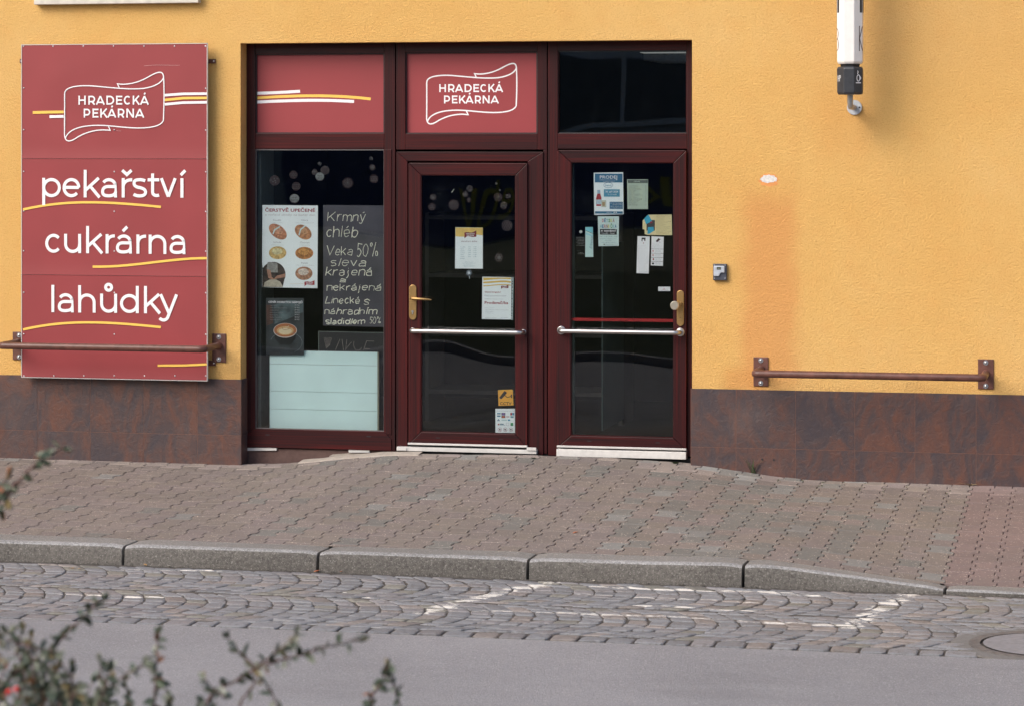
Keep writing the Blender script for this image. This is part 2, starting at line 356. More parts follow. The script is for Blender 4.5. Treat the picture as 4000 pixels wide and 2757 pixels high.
# ------------------------------------------------------------------ lettering
def ell(cx, cy, rx, ry, a0, a1, n=18):
    return [(cx+rx*cos(radians(a0+(a1-a0)*i/n)), cy+ry*sin(radians(a0+(a1-a0)*i/n))) for i in range(n+1)]
def bez(*p, n=14):
    out = []
    for i in range(n+1):
        q = [Vector(k) for k in p]; t = i/n
        while len(q) > 1: q = [q[j]*(1-t)+q[j+1]*t for j in range(len(q)-1)]
        out.append((q[0][0], q[0][1]))
    return out
def glyph(ch, w, s):
    h = s/2; r = w/2-h; R = 0.5-h; A = 1.42
    acc = {'á': 'a', 'é': 'e', 'í': 'ı', 'ý': 'y', 'ř': 'r', 'ů': 'u', 'Á': 'A', 'č': 'c', 'ě': 'e', 'š': 's'}
    if ch in acc:
        g = glyph(acc[ch], w, s); top = 1.0
        if ch == 'ř' or ch == 'č' or ch == 'ě' or ch == 'š':
            c = w*0.5; g.append([(c-0.24, 1.40), (c, 1.18), (c+0.24, 1.40)])
        elif ch == 'ů': g.append(ell(w/2, 1.33, 0.155, 0.155, 0, 360))
        elif ch == 'Á': g.append([(w*0.46, 1.14), (w*0.60, 1.32)])
        else:
            c = w/2; g.append([(c-0.06, 1.16), (c+0.17, 1.40)])
        return g
    if ch == 'a':
        return [[(w-h, 0), (w-h, 0.62)]+ell(w/2-h*0.1, 0.60, r*0.98, 0.40-h, 0, 148, 14),
                [(w-h, 0.56), (w*0.46, 0.56)]+bez((w*0.46, 0.56), (h, 0.56), (h, 0.285))+bez((h, 0.285), (h, h), (w*0.44, h))+bez((w*0.44, h), (w-h*1.2, h), (w-h, 0.30))]
    if ch == 'e': return [[(h, 0.51), (w-h, 0.51)], ell(w/2, 0.5, r, R, 0, 318, 26)]
    if ch == 'c': return [ell(w/2+0.03, 0.5, r, R, 42, 318, 24)]
    if ch == 'o': return [ell(w/2, 0.5, r, R, 0, 360, 28)]
    if ch == 'p': return [[(h, -0.40), (h, 1)], ell(w/2, 0.5, r, R, -180, 180, 28)]
    if ch == 'b': return [[(h, 0), (h, A)], ell(w/2, 0.5, r, R, -180, 180, 28)]
    if ch == 'd': return [[(w-h, 0), (w-h, A)], ell(w/2, 0.5, r, R, 0, 360, 28)]
    if ch in 'nh': return [[(h, 0), (h, 1 if ch == 'n' else A)], ell(w/2, 1-h-r, r, r, 180, 0, 14)+[(w-h, 0)]]
    if ch == 'm':
        q = w/4-h/2; return [[(h, 0), (h, 1)], ell(h+q, 1-h-q, q, q, 180, 0, 10)+[(h+2*q, 0)], ell(h+3*q, 1-h-q, q, q, 180, 0, 10)+[(w-h, 0)]]
    if ch == 'u': return [[(h, 1)]+ell(w/2, h+r, r, r, 180, 360, 14), [(w-h, 1), (w-h, 0)]]
    if ch == 'r': return [[(h, 0), (h, 1)], bez((h, 0.55), (h+0.03, 1-h), (w, 1-h))]
    if ch == 'k': return [[(h, 0), (h, A)], [(w-h*1.3, 1.0), (h*1.1, 0.36)], [(w*0.40, 0.56), (w-h*0.8, 0.0)]]
    if ch == 's':
        return [bez((w-h*1.2, 0.86), (w*0.6, 1-h*0.7), (w*0.45, 1-h))+bez((w*0.45, 1-h), (h, 1-h), (h*1.1, 0.73))+bez((h*1.1, 0.73), (h, 0.56), (w*0.5, 0.51))+bez((w*0.5, 0.51), (w-h, 0.45), (w-h, 0.28))+bez((w-h, 0.28), (w-h, h), (w*0.5, h))+bez((w*0.5, h), (w*0.25, h), (h*0.8, 0.17))]
    if ch == 't': return [[(w*0.40, 1.24), (w*0.40, 0.30)]+bez((w*0.40, 0.30), (w*0.40, h), (w*0.75, h), (w-h*0.6, 0.13)), [(0, 1-h), (w*0.93, 1-h)]]
    if ch == 'v': return [[(h*0.9, 1), (w/2, h*0.6)], [(w-h*0.9, 1), (w/2, h*0.6)]]
    if ch == 'y': return [[(h*0.9, 1), (w*0.52, 0.02)], [(w-h*0.9, 1), (w*0.47, -0.16)]+bez((w*0.47, -0.16), (w*0.38, -0.40), (w*0.14, -0.37), (h*0.3, -0.24))]
    if ch == 'l': return [[(w/2, 0), (w/2, A)]]
    if ch == 'ı': return [[(w/2, 0), (w/2, 1)]]
    if ch == 'i': return [[(w/2, 0), (w/2, 1)], [(w/2, 1.22), (w/2, 1.30)]]
    if ch == 'j': return [[(w*0.7, 1)]+bez((w*0.7, 1), (w*0.7, -0.1), (w*0.6, -0.5), (0, -0.42)), [(w*0.72, 1.25), (w*0.72, 1.32)]]
    if ch == 'z': return [[(0, 1-h), (w, 1-h), (0, h), (w, h)]]
    # capitals and figures: height 1
    if ch == 'H': return [[(h, 0), (h, 1)], [(w-h, 0), (w-h, 1)], [(h, 0.5), (w-h, 0.5)]]
    if ch == 'E': return [[(h, 0), (h, 1)], [(h, 1-h), (w, 1-h)], [(h, 0.51), (w*0.92, 0.51)], [(h, h), (w, h)]]
    if ch == 'A': return [[(h*0.8, 0), (w/2, 1-h*0.5)], [(w-h*0.8, 0), (w/2, 1-h*0.5)], [(w*0.2, 0.26), (w*0.8, 0.26)]]
    if ch in 'PR':
        b = 0.34 if ch == 'R' else 0.31; k = w-h; q = (1-h-b)/2
        g = [[(h, 0), (h, 1)], [(h, 1-h), (k-q, 1-h)]+ell(k-q, b+q, q, q, 90, -90, 12)+[(h, b)]]
        if ch == 'R': g.append([(w*0.55, b), (w-h*0.9, 0)])
        return g
    if ch == 'D': return [[(h, 0), (h, 1)], [(h, 1-h), (w*0.42, 1-h)]+ell(w*0.42, 0.5, w*0.58-h, 0.5-h, 90, -90, 16)+[(h, h)]]
    if ch == 'C': return [ell(w/2+0.04, 0.5, w/2-h, 0.5-h, 45, 315, 22)]
    if ch == 'K': return [[(h, 0), (h, 1)], [(w-h*1.2, 1), (h*1.2, 0.33)], [(w*0.42, 0.55), (w-h*0.8, 0)]]
    if ch == 'N': return [[(h, 0), (h, 1)], [(w-h, 0), (w-h, 1)], [(h*1.3, 1-h*0.5), (w-h*1.3, h*0.5)]]
    if ch == 'V': return [[(h, 1), (w/2, 0), (w-h, 1)]]
    if ch == 'L': return [[(w*0.35, 1), (h, h), (w, h)]]
    if ch == '5': return [[(w, 1-h), (w*0.2, 1-h), (w*0.12, 0.55)]+ell(w*0.42, 0.32, w*0.45, 0.30, 120, -130, 16)]
    if ch == '0': return [ell(w/2, 0.5, w/2-h, 0.5-h, 0, 360, 24)]
    if ch == '%': return [ell(w*0.2, 0.85, w*0.13, 0.12, 0, 360, 12), [(w*0.75, 0.95), (w*0.35, 0.0)], ell(w*0.85, 0.16, w*0.13, 0.14, 0, 360, 12)]
    return [[(0, 0), (w, 0)]]

EPS = [0]
def ribbon(mb, pts, w, Y, mat, th=0.0004, taper=False):   # flat ribbon in the XZ plane at depth Y
    EPS[0] = (EPS[0]+1) % 9; y = Y-EPS[0]*0.00008
    q = [pts[0]]
    for p in pts[1:]:
        if math.hypot(p[0]-q[-1][0], p[1]-q[-1][1]) > 1e-5: q.append(p)
    if len(q) < 2: return
    closed = math.hypot(q[0][0]-q[-1][0], q[0][1]-q[-1][1]) < 1e-4 and len(q) > 4
    vs = []; n = len(q)
    for i in range(n):
        a = Vector(q[i-1 if i else (n-2 if closed else 0)]); c = Vector(q[i+1 if i < n-1 else (1 if closed else n-1)]); b = Vector(q[i])
        d1 = (b-a); d2 = (c-b)
        d1 = d1.normalized() if d1.length > 1e-6 else d2.normalized(); d2 = d2.normalized() if d2.length > 1e-6 else d1
        t = (d1+d2); t = t.normalized() if t.length > 1e-3 else d1
        nn = Vector((-t.y, t.x)); k = 1/max(0.35, nn.dot(Vector((-d1.y, d1.x))))
        hw = w/2*min(k, 1.8)
        if taper: hw *= 0.75+0.35*noise.noise(Vector((q[i][0]*40, q[i][1]*40, 3.1)))
        vs += [(b.x+nn.x*hw, y, b.y+nn.y*hw), (b.x-nn.x*hw, y, b.y-nn.y*hw)]
    mb.add(vs, [(2*i, 2*i+1, 2*i+3, 2*i+2) for i in range(n-1)], mat)

def word_px(mb, letters, base, xh, s, Y, mat):
    """letters: [(char, px0, px1)], base(px)->py of the baseline, xh in px"""
    for ch, x0, x1 in letters:
        w = (x1-x0)/xh
        for st in glyph(ch, w, s):
            pts = []
            for (a, b) in st:
                p = P(x0+a*xh, base(x0+a*xh)-b*xh, Y); pts.append((p.x, p.z))
            ribbon(mb, pts, s*xh*P(0, 0, Y).length*0+s*xh*((D+Y)/F)*1.0, Y, mat)

WID = dict(m=1.25, l=0.16, i=0.14, r=0.55, j=0.35, t=0.5, K=0.78, V=0.8, L=0.62, s=0.62, k=0.68, a=0.72, e=0.72, c=0.66); WID['í'] = 0.16; WID['0'] = 0.62; WID['5'] = 0.55; WID['%'] = 0.9; WID['á'] = 0.72; WID['é'] = 0.72
def chalk(mb, text, x0, x1, base, xh, Y, mat, sw=4.0, caps=1.45, seed=0, gap=0.22, slant=0.12):
    rnd = random.Random(seed+len(text)*13+int(x0)); tot = sum(WID.get(c, 0.75)*(caps if c in 'KVL50%AE' else 1) for c in text)+gap*(len(text)-1)
    k = (x1-x0)/(tot*xh); x = x0
    for c in text:
        rt = rnd.uniform(-0.10, 0.10); sw_ = sw*rnd.uniform(0.78, 1.1)
        sc = xh*(caps if c in 'KVL50%' else 1)*(1+rnd.uniform(-0.06, 0.06)); w = WID.get(c, 0.75); dy = rnd.uniform(-0.04, 0.04)*xh
        for st in glyph(c, w, 0.05):
            pts = []
            for (a, b) in st:
                xx = x+(a+(slant+rt)*b)*sc*k; yy = base-b*sc+dy+rt*a*sc*1.2
                xx += noise.noise(Vector((xx*0.10, yy*0.10, seed)))*2.6; yy += noise.noise(Vector((xx*0.10, yy*0.10, seed+9)))*2.6
                p = P(xx, yy, Y); pts.append((p.x, p.z))
            ribbon(mb, pts, sw_*(D+Y)/F, Y, mat, taper=True)
        x += (w*(caps if c in 'KVL50%' else 1)+gap)*xh*k

def textmesh(mb, body, X, Z, size, Y, mat, align='LEFT', bold=0.0, width=None, rot=0.0, shear=0.0, sx=1.0):
    c = bpy.data.curves.new('t', 'FONT'); c.body = body; c.size = size; c.align_x = align; c.offset = bold*size; c.shear = shear; c.resolution_u = 2
    o = bpy.data.objects.new('t', c); SC.collection.objects.link(o); bpy.context.view_layer.update()
    me = bpy.data.meshes.new_from_object(o.evaluated_get(bpy.context.evaluated_depsgraph_get()))
    xs = [v.co.x for v in me.vertices] or [0, 1]
    if width:
        k = width/max(1e-6, max(xs)-min(xs)); off = -min(xs)*k
    else: k = sx; off = 0
    vs = []
    for v in me.vertices:
        a, b = v.co.x*k+off, v.co.y; a, b = a*cos(rot)-b*sin(rot), a*sin(rot)+b*cos(rot)
        vs.append((X+a, Y, Z+b))
    mb.add(vs, [tuple(p.vertices) for p in me.polygons], mat)
    SC.collection.objects.unlink(o); bpy.data.objects.remove(o); bpy.data.meshes.remove(me); bpy.data.curves.remove(c)
exec_text_px = None
def tpx(mb, body, x, y, hpx, Y, mat, x1=None, bold=0.0, **kw):   # baseline at (x,y) px, cap height hpx
    p = P(x, y, Y); s = hpx/0.70*(D+Y)/F
    w = (P(x1, y, Y).x-p.x) if x1 else None
    textmesh(mb, body, p.x, p.z, s, Y, mat, bold=bold, width=w, **kw)
def rpx(mb, x0, y0, x1, y1, Y, mat, th=0.0005):
    a, b, c, d = PR(x0, y0, x1, y1, Y); mb.box(a, b, Y, Y+th, c, d, mat)
def ppx(mb, pts, Y, mat, th=0.0004):
    q = [P(x, y, Y) for x, y in pts]; mb.prism([(p.x, p.z) for p in q], Y, Y+th, mat)
def lpx(mb, pts, wpx, Y, mat): ribbon(mb, [(P(x, y, Y).x, P(x, y, Y).z) for x, y in pts], wpx*(D+Y)/F, Y, mat)

# logo outline in the big sign's crop pixels
LOGO = [bez((530, 772), (528, 712), (650, 700), (760, 708), n=10)[:-1]+bez((760, 708), (980, 728), (1060, 738), (1180, 728), n=12)[:-1]+bez((1180, 728), (1300, 710), (1342, 660), (1342, 628), n=10),
        bez((1342, 628), (1348, 760), (1346, 860), (1340, 992), n=10),
        bez((1340, 992), (1315, 1045), (1220, 1052), (1130, 1053), n=10)[:-1]+bez((1130, 1053), (1000, 1050), (900, 1030), (800, 1031), n=10)[:-1]+bez((800, 1031), (640, 1032), (555, 1075), (538, 1135), n=12),
        [(530, 772), (530, 950), (529, 1105)]+bez((529, 1105), (532, 1175), (575, 1172), (640, 1125), n=10)+bez((640, 1125), (740, 1070), (830, 1062), (905, 1073), n=10)+[(890, 1040)],
        [(978, 722), (963, 690)]+bez((963, 690), (1040, 705), (1140, 680), (1220, 632), n=10)+bez((1220, 632), (1300, 585), (1342, 580), (1342, 640), n=10)]
def logo(mb, fx, fy, wpx, Y, mat):
    for st in LOGO: lpx(mb, [(fx(x), fy(y)) for x, y in st], wpx, Y, mat)
def logo_words(mb, fx, fy, Y, mat):
    def line(chars, base, cap, sw):
        for ch, a, b in chars:
            H = cap; w = (fx(b)-fx(a))/((fy(base)-fy(base-cap)))
            xh = fy(base)-fy(base-cap)
            for st in glyph(ch, w, sw):
                pts = [P(fx(a)+p*xh, fy(base)-q*xh, Y) for p, q in st]; ribbon(mb, [(p.x, p.z) for p in pts], sw*xh*(D+Y)/F, Y, mat)
    line([('H', 643, 704), ('R', 724, 782), ('A', 786, 860), ('D', 872, 938), ('E', 952, 1004), ('C', 1012, 1074), ('K', 1088, 1148), ('Á', 1148, 1222)], 862, 74, 0.185)
    line([('P', 686, 742), ('E', 758, 808), ('K', 822, 884), ('Á', 880, 954), ('R', 966, 1022), ('N', 1036, 1100), ('A', 1108, 1184)], 968, 74, 0.185)
def flag(mb, x0, y0, x1, y1, Y, mat, ink):      # small filled logo flag with its two words
    w, h = x1-x0, y1-y0
    pts = [(x0, y0+h*0.28)]+[(x0+w*t, y0+h*(0.28-0.06*sin(t*6.28)-(0.28*max(0, t-0.55)/0.45)**1.0)) for t in (0.15, 0.3, 0.45, 0.6, 0.75, 0.9)]+[(x1, y0), (x1, y0+h*0.78)]+[(x0+w*t, y0+h*(0.78-0.05*sin(t*6.28))) for t in (0.85, 0.7, 0.5, 0.35, 0.2)]+[(x0, y1)]
    ppx(mb, pts, Y, mat, 0.0003)
    tpx(mb, 'HRADECKÁ', x0+w*0.14, y0+h*0.50, h*0.17, Y-0.0003, ink, x1=x0+w*0.86, bold=0.02)
    tpx(mb, 'PEKÁRNA', x0+w*0.19, y0+h*0.72, h*0.17, Y-0.0003, ink, x1=x0+w*0.80, bold=0.02)

# ==================================================================== SETTING: ground
def interp(tab, x):
    if x <= tab[0][0]: return tab[0][1]
    for (a, b), (c, d) in zip(tab, tab[1:]):
        if x <= c:
            t = (x-a)/(c-a); return b+(d-b)*t
    return tab[-1][1]
KY0, KY1, GY, AY = -3.20, -3.45, -3.475, -5.25
def prof(pts, Y): return [(P(x, y, Y).x, P(x, y, Y).z) for x, y in pts]
WALLP = prof([(-400, 1770), (0, 1786), (500, 1802), (960, 1814), (1120, 1811), (1270, 1797), (1420, 1781), (1560, 1773), (2000, 1778), (2350, 1790), (2600, 1803), (2720, 1811), (2900, 1840), (3100, 1868), (3300, 1878), (3500, 1884), (4000, 1899), (4600, 1915)], 0)
KBACK = prof([(-400, 2062), (0, 2084), (500, 2102), (1000, 2121), (1500, 2137), (2000, 2152), (2500, 2168), (2900, 2176), (3050, 2190), (3300, 2225), (3690, 2281), (4000, 2294), (4600, 2318)], KY0)
KFRONT = prof([(-400, 2090), (0, 2112), (500, 2127), (1000, 2144), (1500, 2160), (2000, 2178), (2500, 2194), (2890, 2201), (3050, 2212), (3300, 2244), (3690, 2296), (4000, 2316), (4600, 2345)], KY1)
ROADZ = ZC-2.443
def sm(tab, x, w=0.12): return (interp(tab, x-w)+2*interp(tab, x)+interp(tab, x+w))/4
def pav_z(x, y):
    t = max(0.0, min(1.0, -y/3.2)); a = sm(WALLP, x); b = sm(KBACK, x)
    ramp_ = math.exp(-((x+0.25)/1.35)**4)        # raised apron in front of the doors drops faster
    tt = t**(0.85 if ramp_ > 0.2 else 0.95)
    return a+(b-a)*tt + 0.004*noise.noise(Vector((x*1.3, y*1.3, 0)))

# soil sheet under everything
mb = MB()
mb.add([(-60, -60, ROADZ-0.12), (60, -60, ROADZ-0.12), (60, 60, ROADZ-0.12), (-60, 60, ROADZ-0.12)], [(0, 1, 2, 3)], GRASS)
S(mb.build('ground'))

# --- paving blocks
def paver(cx, cy):
    hw, hn = 0.0825-0.0023, 0.0575-0.0023; hl = 0.1-0.0017; c0, c1 = 0.036, 0.062   # half widths, wide at the ends, waist in the middle
    pr = [(-hn, 0), (-hn, c0), (-hw, c1), (-hw, hl), (hw, hl), (hw, c1), (hn, c0), (hn, -c0), (hw, -c1), (hw, -hl), (-hw, -hl), (-hw, -c1), (-hn, -c0)]
    return [(cx+a, cy+b) for a, b in pr[1:]]
mb = MB(); cols = []
XR = [(-3.2+0.01, PX(3700, KY0)), (0, PX(3838, 0))]
greyzone = lambda x, y: max(0.0, 1-abs(x-(P(2930, 1, -1.5).x+(-y-1.5)*-0.0))/0.75)
pr = random.Random(3)
c0 = int(-5.2/0.14)
xstart = PX(3838, 0)-0.07      # a column joint on the red boundary
k = -62
while True:
    x = xstart+0.07-0.07+0.14*k+0.07-0.14*0
    k += 1
    if x > 6.2: break
    if x < -5.2: continue
    ph = (k % 2)*0.1
    j = -1
    while True:
        y = -(j*0.2+ph)-0.045; j += 1
        if y < KY0-0.10: break
        pts = paver(x, y)
        pts = [(a, max(KY0+0.003, min(0.06, b))) for a, b in pts]
        ys = [b for a, b in pts]
        if max(ys)-min(ys) < 0.02: continue
        tilt = pr.uniform(-0.006, 0.006); tiltx = pr.uniform(-0.008, 0.008); dz = pr.uniform(-0.0016, 0.0016)
        n = len(pts); cxm = sum(p[0] for p in pts)/n; cym = sum(p[1] for p in pts)/n
        top = []; edge = []; bot = []
        for a, b in pts:
            z = pav_z(a, min(b, 0))+dz+tilt*(a-cxm)+tiltx*(b-cym)
            ia, ib = a+(cxm-a)*0.035, b+(cym-b)*0.03
            top.append((ia, ib, z)); edge.append((a, b, z-0.0028)); bot.append((a, b, z-0.03))
        base = len(mb.v)
        mb.add(top+edge+bot, [tuple(range(n-1, -1, -1))]+[(i, (i+1) % n, n+(i+1) % n, n+i) for i in range(n)]+[(n+i, n+(i+1) % n, 2*n+(i+1) % n, 2*n+i) for i in range(n)], PAVER)
        red = x > xstart+0.02
        v = pr.uniform(0.95, 1.05)
        gz = max(0.0, 1-abs(x-P(2980, 0, 0).x)/0.9)*0.55 + (0.12 if x > -1.0 else 0.05)
        if red: col = (0.215*v, 0.160*v, 0.152*v)
        elif pr.random() < gz: g_ = pr.uniform(0.95, 1.05); col = (0.178*g_, 0.173*g_, 0.160*g_) if pr.random() < 0.85 else (0.225*g_, 0.225*g_, 0.215*g_)
        else:
            w_ = pr.uniform(-0.006, 0.006); col = (0.212*v, (0.180+w_*0.3)*v, (0.163-w_)*v)
        # rain-washed strip along the foot of the wall
        lim = 0.30 if x > 0.95 else (0.13 if x < -1.6 else 0.05)
        if -cym < lim+pr.uniform(-0.04, 0.04):
            col = tuple(c*1.42 for c in col)
        cols += [col]*(1+2*n)
S(mb.build('pavement', col=cols))
# bedding under the joints
mb = MB(); nx = 90; ny = 24; vs = []
for i in range(nx+1):
    for jj in range(ny+1):
        x = -5.2+11.5*i/nx; y = 0.05-(3.25)*jj/ny; vs.append((x, y, pav_z(x, min(0, y))-0.014))
mb.add(vs, [(i*(ny+1)+j, i*(ny+1)+j+1, (i+1)*(ny+1)+j+1, (i+1)*(ny+1)+j) for i in range(nx) for j in range(ny)], JOINT)
S(mb.build('pavement_joints', smooth=True))
# outer pavements left and right, beyond the frame
mb = MB()
for xa, xb in ((-40, -5.2), (6.2, 40)):
    za = pav_z(max(-5.2, min(6.2, xa)), 0)
    mb.box(xa, xb, KY0, 0.05, ROADZ-0.1, ROADZ+0.12, CONCRETE)
S(mb.build('pavement_beyond'))

# --- kerb stones
joints = [PX(x, KY1) for x in (-330, 482, 1242, 2062, 2903, 3690, 4480)]
joints = [-6.5-1.0, -6.5]+joints+[6.3, 7.5]
mb = MB()
for a, b in zip(joints, joints[1:]):
    g = 0.009; a2, b2 = a+g, b-g; nseg = 22; rings = []
    hasred = a > PX(3600, KY1)
    for i in range(nseg+1):
        x = a2+(b2-a2)*i/nseg; zb = sm(KBACK, x, 0.05); zf = sm(KFRONT, x, 0.05)
        e = min(i, nseg-i); er = 0.010*(1 if e == 0 else (0.25 if e == 1 else 0))
        wz = 0.003*noise.noise(Vector((x*6, 1, 0))); wy = 0.005*noise.noise(Vector((x*5, 4, 0)))
        rings.append([(x, KY0-0.002, ROADZ-0.1), (x, KY0-0.002, zb-er), (x, KY0-0.05, zb-er+wz*0.5), (x, KY1+0.055, zf+(zb-zf)*0.25-er+wz), (x, KY1+0.022+wy, zf-0.002-er), (x, KY1+0.006+wy, zf-0.013-er),
                      (x, KY1+wy*1.5, zf-0.032), (x, KY1-0.004+wy, (zf+ROADZ)/2), (x, KY1-0.010, ROADZ+0.01), (x, KY1-0.012, ROADZ-0.1)])
    n = len(rings[0]); vs = [v for r_ in rings for v in r_]
    fs = [(i*n+j, (i+1)*n+j, (i+1)*n+j+1, i*n+j+1) for i in range(nseg) for j in range(n-1)]
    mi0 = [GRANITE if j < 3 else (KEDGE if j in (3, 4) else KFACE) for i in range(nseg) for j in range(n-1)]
    fs += [tuple(range(n-1, -1, -1))[::-1], tuple(range(nseg*n, nseg*n+n))[::-1]]
    mb.add(vs, fs, GRANITE)
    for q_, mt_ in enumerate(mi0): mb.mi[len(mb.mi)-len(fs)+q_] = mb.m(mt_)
mb.box(joints[0], joints[-1], KY0-0.004, KY1+0.03, ROADZ-0.1, min(z for x, z in KBACK)-0.045, JOINT)
S(mb.build('kerb', smooth=True))

# --- granite setts laid in segmental arcs
PAINT = []
def addpaint(pts, w):
    q = [G(x, y, ROADZ) for x, y in pts]
    for a, b in zip(q, q[1:]): PAINT.append((a.x, a.y, b.x, b.y, w))
addpaint([(2170, 2270), (1950, 2312), (1620, 2395)], 0.10)
addpaint([(2300, 2288), (2600, 2302), (3000, 2312), (3200, 2326)], 0.055)
addpaint([(1850, 2383), (2300, 2395), (2700, 2412), (3080, 2432), (3380, 2444)], 0.05)
addpaint([(2480, 2362), (2760, 2376), (2960, 2384)], 0.045)
addpaint([(3560, 2318), (3420, 2385), (3320, 2450)], 0.10)
addpaint([(480, 2224), (880, 2229)], 0.03); addpaint([(240, 2318), (700, 2336)], 0.035); addpaint([(1330, 2310), (1500, 2345)], 0.03)
addpaint([(2250, 2318), (2900, 2350), (3150, 2352)], 0.03)
def paintval(x, y):
    m_ = 0
    for ax, ay, bx, by, w in PAINT:
        dx, dy = bx-ax, by-ay; t = max(0, min(1, ((x-ax)*dx+(y-ay)*dy)/(dx*dx+dy*dy)))
        d = math.hypot(x-ax-dx*t, y-ay-dy*t); m_ = max(m_, 0.80-0.50*max(0, d-w*0.35)/w)
    return max(0.0, m_)
MHC = G(4085, 2518, ROADZ); MHR = 0.37
sr = random.Random(11); mb = MB(); cols = []; pv = []
def sett(q, tint, zb=0.0):
    """q: four corners (x,y) in order"""
    cx = sum(p[0] for p in q)/4; cy = sum(p[1] for p in q)/4
    if math.hypot(cx-MHC.x, cy-MHC.y) < MHR+0.045: return
    out = []
    for i in range(4):                            # cut the corners so the stone is rounded
        a, b = q[i], q[(i+1) % 4]; k1 = sr.uniform(0.06, 0.17); k2 = sr.uniform(0.06, 0.17)
        out.append((a[0]+(b[0]-a[0])*k1, a[1]+(b[1]-a[1])*k1)); out.append((a[0]+(b[0]-a[0])*(1-k2), a[1]+(b[1]-a[1])*(1-k2)))
    n = 8; z0 = ROADZ+zb+sr.uniform(-0.0025, 0.0025); tx, ty = sr.uniform(-0.02, 0.02), sr.uniform(-0.02, 0.02)
    def ring(k, dz): return [(cx+(a-cx)*k, cy+(b-cy)*k, z0+dz+tx*(a-cx)+ty*(b-cy)) for a, b in out]
    jj = [sr.uniform(-0.0015, 0.0015) for _ in range(8)]
    r0 = ring(1, -0.03); r1 = ring(1, -0.005); r2 = ring(0.90, -0.0012); r3 = ring(0.6, 0.0008)
    r2 = [(a, b, c+d_) for (a, b, c), d_ in zip(r2, jj)]
    vs = r3+r2+r1+r0
    fs = [tuple(range(n))]+[(k*n+i, (k+1)*n+i, (k+1)*n+(i+1) % n, k*n+(i+1) % n) for k in range(3) for i in range(n)]
    mb.add(vs, fs, SETT); cols.extend([tint]*len(fs))
    off = sr.uniform(-0.10, 0.10)
    for i, v in enumerate(vs): pv.append(max(0, paintval(v[0], v[1])+off) if i < 2*n else 0.0)
def stint():
    v = sr.uniform(0.86, 1.14); k = sr.random()
    if k < 0.55: return (0.212*v, 0.218*v, 0.232*v)
    if k < 0.8: return (0.222*v, 0.215*v, 0.222*v)
    if k < 0.93: return (0.245*v, 0.220*v, 0.208*v)
    return (0.210*v, 0.205*v, 0.182*v)
EDGE = 0.14
ybot, ytop = AY+EDGE+0.006, GY-0.03
bands = [(ytop, (ytop+ybot)/2+0.02), ((ytop+ybot)/2+0.02, ybot)]
for bi, (ya, yb) in enumerate(bands):
    pitch = 0.118; hw = (ya-yb)/2; ym = (ya+yb)/2
    x = -7.0+0.05*bi
    while x < 7.6:
        p = pitch*sr.uniform(0.92, 1.08); ns = 8; sag = 0.19+0.035*noise.noise(Vector((x*0.9, bi*7, 0)))
        ts = [-1+2*i/ns for i in range(ns+1)]; sft = sr.uniform(-0.25, 0.25)/ns
        ts = [ts[0]+sr.uniform(0, 0.06)]+[t+sft*2+sr.uniform(-0.06, 0.06) for t in ts[1:-1]]+[ts[-1]-sr.uniform(0, 0.06)]
        for t0, t1 in zip(ts, ts[1:]):
            if abs(t1-t0) < 0.08: continue
            g = sr.uniform(0.0015, 0.005); dt = sr.uniform(0.005, 0.012)/hw
            def pt(t, xx): return (xx+sag*(1-t*t)+sr.uniform(-0.007, 0.007), ym+t*hw+sr.uniform(-0.006, 0.006))
            sett([pt(t0+dt, x+g), pt(t0+dt, x+p-g), pt(t1-dt, x+p-g), pt(t1-dt, x+g)], stint())
        x += p
for (e0, e1, w0) in ((AY+0.012, AY+EDGE, 0.15),):
    x = -7
    while x < 7.6:
        w = w0*sr.uniform(0.8, 1.15); sett([(x+0.006, e0+sr.uniform(-0.006, 0.002)), (x+w-0.006, e0+sr.uniform(-0.006, 0.002)), (x+w-0.006, e1-0.006), (x+0.006, e1-0.006)], stint(), 0.002); x += w
S(mb.build('cobbled_strip', col=cols, fattr=pv, smooth=False))
mb = MB(); mb.add([(-40, AY-0.05, ROADZ-0.0075), (40, AY-0.05, ROADZ-0.0075), (40, KY1, ROADZ-0.0065), (-40, KY1, ROADZ-0.0065)], [(0, 1, 2, 3)], JOINT)
S(mb.build('cobble_joints'))
# gutter debris line at the kerb foot
mb = MB()
for i in range(420):
    x = sr.uniform(-5, 6); y = GY+0.012-abs(sr.gauss(0, 0.014)); s_ = sr.uniform(0.002, 0.007); z = ROADZ-0.002
    mb.add([(x-s_, y-s_, z), (x+s_, y-s_*0.6, z+s_*0.4), (x+s_*0.7, y+s_, z), (x-s_, y+s_*0.5, z+s_*0.5)], [(0, 1, 2, 3)], JOINT)
tag(mb.build('gutter_grit'), kind='stuff', label='dark grit gathered along the foot of the kerb', cat='grit')
# --- asphalt
mb = MB(); vs = []; fs = []; nx = 300
for i in range(nx+1):
    x = -9+18*i/nx; e = 0.010*noise.noise(Vector((x*3, 0, 0)))+0.006*noise.noise(Vector((x*14, 2, 0)))
    vs += [(x, AY+e*0.5-0.020, ROADZ-0.009), (x, AY+e*0.5-0.026, ROADZ+0.000), (x, AY-0.5, ROADZ+0.002), (x, -11, ROADZ+0.01)]
fs = [(i*4+j, i*4+j+1, (i+1)*4+j+1, (i+1)*4+j) for i in range(nx) for j in range(3)]
mb.add(vs, fs, ASPHALT)
mb.add([(-40, AY, ROADZ), (-9, AY, ROADZ), (-9, -11, ROADZ+0.01), (-40, -11, ROADZ+0.01)], [(3, 2, 1, 0)], ASPHALT)
mb.add([(9, AY, ROADZ), (40, AY, ROADZ), (40, -11, ROADZ+0.01), (9, -11, ROADZ+0.01)], [(3, 2, 1, 0)], ASPHALT)
S(mb.build('road'))
